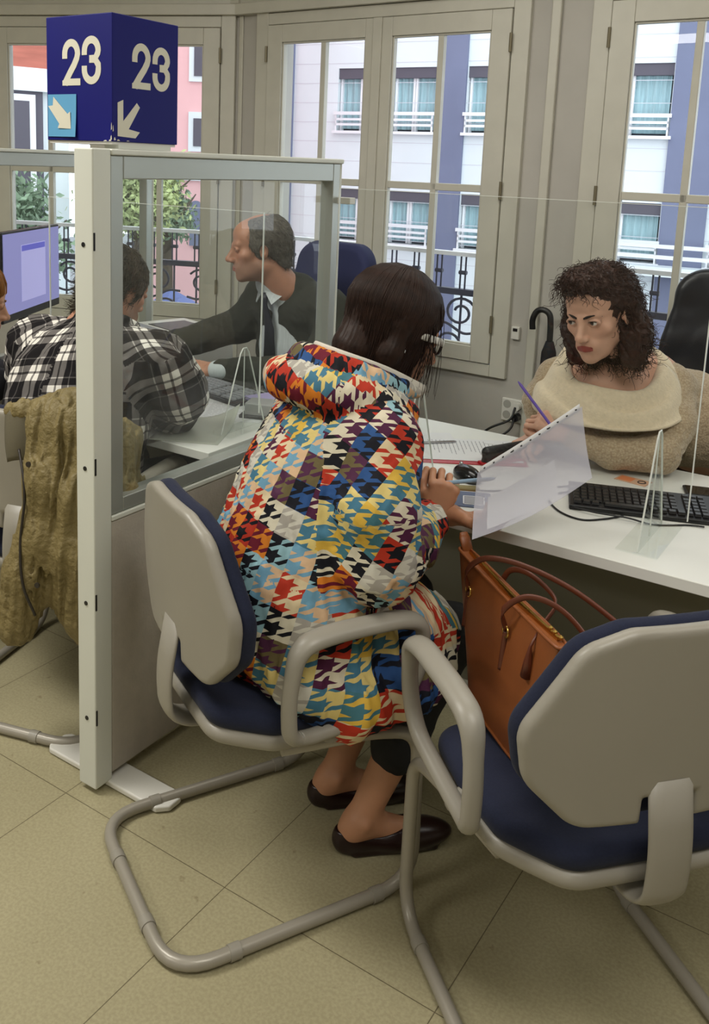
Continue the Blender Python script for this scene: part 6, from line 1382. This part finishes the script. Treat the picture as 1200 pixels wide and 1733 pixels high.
# pens in hands
def pen(a, b, m, label, r=.0042, tipm=None):
    a, b = np.array(a, float), np.array(b, float); root = empty('pen', tuple(a), 0, label, 'pen'); d = b-a
    mb = MB(); mb.tube([(0, 0, 0), tuple(d*.9), tuple(d*.985)], [r, r, r*.35], seg=12); mb.build('barrel', m, root, auto=50)
    mb = MB(); mb.tube([tuple(-d*.06), (0, 0, 0)], [r*.8, r*1.06], seg=12); mb.build('cap', tipm or m, root, auto=50)
pen((-.828, 2.425, .862), (-.928, 2.415, .972), mat('violet_plastic', (104, 80, 176), .35), 'violet pen pointing up from the hand of the woman in beige', .0042)
hc = wR+np.array([0, 0, .075])+Dv*.03
pen(hc-Pv*.02-Dv*.02, hc+Pv*.085+Dv*.075+np.array([0, 0, .035]), mat('pale_blue_plastic', (150, 180, 206), .35), 'pale blue pen in the fist of the seated woman', .0048)
pen(hc-Pv*.02+np.array([0, 0, -.008]), hc+Pv*.062+Dv*.050+np.array([0, 0, .006]), mat('khaki_marker', (170, 160, 116), .45), 'khaki marker in the fist of the seated woman', .0068, m_black)
# things in the next booth
flat('paper_sheet', -1.86, 2.315, DZ, .21, .297, 30, m_paper, 'white sheet on the next desk lying behind the curled leaflet', 'paper', 'papers on the next desk', lines=14)
flat('paper_sheet', -1.80, 2.055, DZ, .21, .27, 25, mat('grey_leaflet', (176, 178, 166), .6), 'curled grey leaflet at the front of the next desk beside the plaid sleeve', 'paper', 'papers on the next desk', curl=.13)
flat('paper_sheet', -1.645, 2.045, DZ, .03, .12, 10, m_paper, 'narrow white slip by the foot of the glass divider', 'paper', 'papers on the next desk') if False else None
root = empty('leaflet_stack', (-1.795, 2.47, DZ), math.radians(-20), 'stack of white and violet leaflets at the end of the next desk', 'leaflets')
for i in range(7):
    mb = MB(); mb.box((-.055+.002*(i % 3), -.10+.003*(i % 2), .004*i), (.055+.002*(i % 3), .10+.003*(i % 2), .004*i+.0037)); mb.build('leaflet', m_paper if i % 2 else m_paper2, root)
root = empty('tape_dispenser', (-1.74, 2.31, DZ), math.radians(20), 'grey box between acrylic screen and leaflet stack', 'box'); mb = MB(); mb.box((-.05, -.04, 0), (.05, .04, .05)); mb.build('body', mat('grey_box', (150, 150, 148), .5), root, bevel=.006); mb = MB(); mb.box((-.065, -.05, 0), (.065, .05, .012)); mb.build('base', m_black, root, bevel=.004)
# printer on a side cabinet
root = empty('side_cabinet', (-2.76, 2.99, 0), math.radians(-15), 'low grey cabinet under the white printer', 'cabinet'); mb = MB(); mb.box((-.23, -.22, .02), (.23, .22, .66)); mb.build('carcass', m_grey, root, bevel=.004); mb = MB(); mb.box((-.22, -.232, .04), (.22, -.22, .64)); d_ = mb.build('door', m_desk, root, bevel=.003); mb = MB(); mb.tube([(.17, -.245, .34), (.17, -.245, .46)], .005, seg=8); mb.build('handle', m_silver, d_)
root = empty('printer', (-2.74, 2.98, .6605), math.radians(-15), 'white desktop printer with a dark top recess by the bay window', 'printer'); mb = MB(); mb.box((-.20, -.18, 0), (.20, .18, .16)); mb.build('body', m_white, root, bevel=.02, bseg=3); mb = MB(); mb.box((-.11, -.07, .1595), (.13, .12, .163)); mb.build('output_recess', m_black, root, bevel=.002); mb = MB(); mb.box((-.17, -.26, .03), (.17, -.18, .05)); mb.build('paper_tray', m_white, root, bevel=.005); mb = MB(); mb.box((-.15, -.16, .16), (.15, -.10, .166)); mb.build('front_panel', m_print, root, bevel=.002)
# monitor
Lm, Rm = np.array([-2.765, 2.105, 0]), np.array([-3.005, 2.560, 0]); um = (Rm-Lm)/np.linalg.norm(Rm-Lm); wm = np.linalg.norm(Rm-Lm); nm = np.array([um[1], -um[0], 0]); cm = (Lm+Rm)/2
if nm @ (np.array([0, 0, 0])-cm) < 0: nm = -nm
root = empty('monitor', (cm[0]-nm[0]*.03, cm[1]-nm[1]*.03, DZ), 0, 'black framed computer monitor with a lilac screen at far left', 'monitor'); sm = (-cm[0]+nm[0]*.03, -cm[1]+nm[1]*.03, -DZ)
def mbx(mb, u0, u1, z0, z1, o0, o1):
    c = [cm+um*u+nm*o+np.array([0, 0, z]) for z in (z0, z1) for u, o in ((u0, o0), (u1, o0), (u1, o1), (u0, o1))]; mb.add([tuple(p) for p in c], [(0, 3, 2, 1), (4, 5, 6, 7), (0, 1, 5, 4), (1, 2, 6, 5), (2, 3, 7, 6), (3, 0, 4, 7)])
h = wm/2; mb = MB(); mbx(mb, -h-.008, h+.008, .935, 1.268, -.03, -.001); mb.build('housing', m_black, root, shift=sm, bevel=.004)
mb = MB(); mbx(mb, -h, h, .965, 1.260, -.001, .001); sc_ = mb.build('screen', mat('lilac_screen', (90, 92, 150), .25, emit=(140, 140, 188), estr=.7), root, shift=sm)
mb = MB(); mbx(mb, -h*.42, h*.46, .998, 1.212, .001, .0015); mb.build('dialog_window', mat('screen_window', (150, 148, 200), .3, emit=(156, 156, 200), estr=.7), sc_, shift=sm)
mb = MB(); mbx(mb, -h*.40, h*.44, 1.188, 1.209, .0015, .002); mb.build('title_bar', mat('screen_title', (70, 72, 160), .3, emit=(84, 84, 168), estr=.8), sc_, shift=sm)
mb = MB(); mbx(mb, -.02, .02, .755, 1.0, -.055, -.03); mb.build('stand', m_black, root, shift=sm, bevel=.003); mb = MB(); mbx(mb, -.12, .12, .7405, .755, -.14, .05); mb.build('stand_foot', m_black, root, shift=sm, bevel=.004)
# ================================================================== on and by the window wall
root = empty('umbrella', tuple(WP(-1.255, 0.000, -.10)), 0, 'black walking umbrella with a crook handle leaning by the wall', 'umbrella'); su = tuple(-v for v in root.location)
P = [WP(-1.330, 0.915, -.10), WP(-1.332, 0.955, -.10), WP(-1.317, 0.990, -.10), WP(-1.290, 1.000, -.10), WP(-1.263, 0.985, -.10), WP(-1.255, 0.945, -.10), WP(-1.253, 0.870, -.10)]
mb = MB(); mb.tube(spline([tuple(p) for p in P], 8), .0125, seg=12); mb.build('crook_handle', m_black, root, shift=su, smooth=True)
mb = MB(); mb.tube([WP(-1.253, 0.875, -.10), WP(-1.253, 0.830, -.10), WP(-1.250, 0.670, -.10), WP(-1.245, 0.270, -.10), WP(-1.243, 0.120, -.10)], [.016, .030, .038, .026, .010], seg=12); mb.build('furled_canopy', mat('black_cloth', (20, 20, 24), .8), root, shift=su, smooth=True)
mb = MB(); mb.tube([WP(-1.243, 0.130, -.10), WP(-1.242, 0.003, -.10)], .005, seg=8); mb.build('tip', m_silver, root, shift=su)
root = empty('thermostat', tuple(WP(-1.440, .872, -.012)), 0, 'small white thermostat on the wall beside the window', 'thermostat'); su = tuple(-v for v in root.location); mb = MB(); wbox(mb, WP, -1.458, -1.422, .845, .90, -.018, -.0005); mb.build('case', m_white, root, shift=su, bevel=.003); mb = MB(); wbox(mb, WP, -1.450, -1.430, .880, .893, -.0195, -.0178); mb.build('display', m_black, root, shift=su)
root = empty('socket_panel', tuple(WP(-1.40, .535, -.012)), 0, 'white panel of power sockets low on the wall beyond the desk', 'socket'); su = tuple(-v for v in root.location); mb = MB(); wbox(mb, WP, -1.478, -1.322, .485, .585, -.016, -.0005); mb.build('plate', m_white, root, shift=su, bevel=.004)
for i in range(3):
    for j in range(2):
        c = WP(-1.452+.052*i, .560-.047*j, -.0165); mb = MB(); mb.tube([c, c+Vector((0, .004, 0))], .018, seg=18); mb.tube([c+Vector((-.006, -.001, 0)), c+Vector((-.006, .001, 0))], .003, seg=6); mb.build('socket', mat('socket_well', (168, 166, 158), .6) if not (i or j) else bpy.data.materials['socket_well'], root, shift=su, auto=40)
for i, (s0, z0) in enumerate(((-1.400, .560), (-1.400, .513))):
    c = WP(s0, z0, -.018); mb = MB(); mb.tube([c, WP(s0, z0, -.05)], .017, seg=14); o = mb.build('plug', m_white if i == 0 else m_base, auto=40); tag(o, ('white plug in the upper socket of the wall panel', 'black plug in the lower socket of the wall panel')[i], 'plug')
    cable([WP(s0, z0, -.05), WP(s0-.01, z0-.05, -.08), WP(s0-.09, z0-.10-.02*i, -.12), WP(s0-.20, z0-.22, -.12), WP(s0-.26, z0-.40, -.10), WP(s0-.28, .01, -.12)], .005, ('dark cable hanging from the upper wall plug', 'dark cable hanging from the lower wall plug')[i])
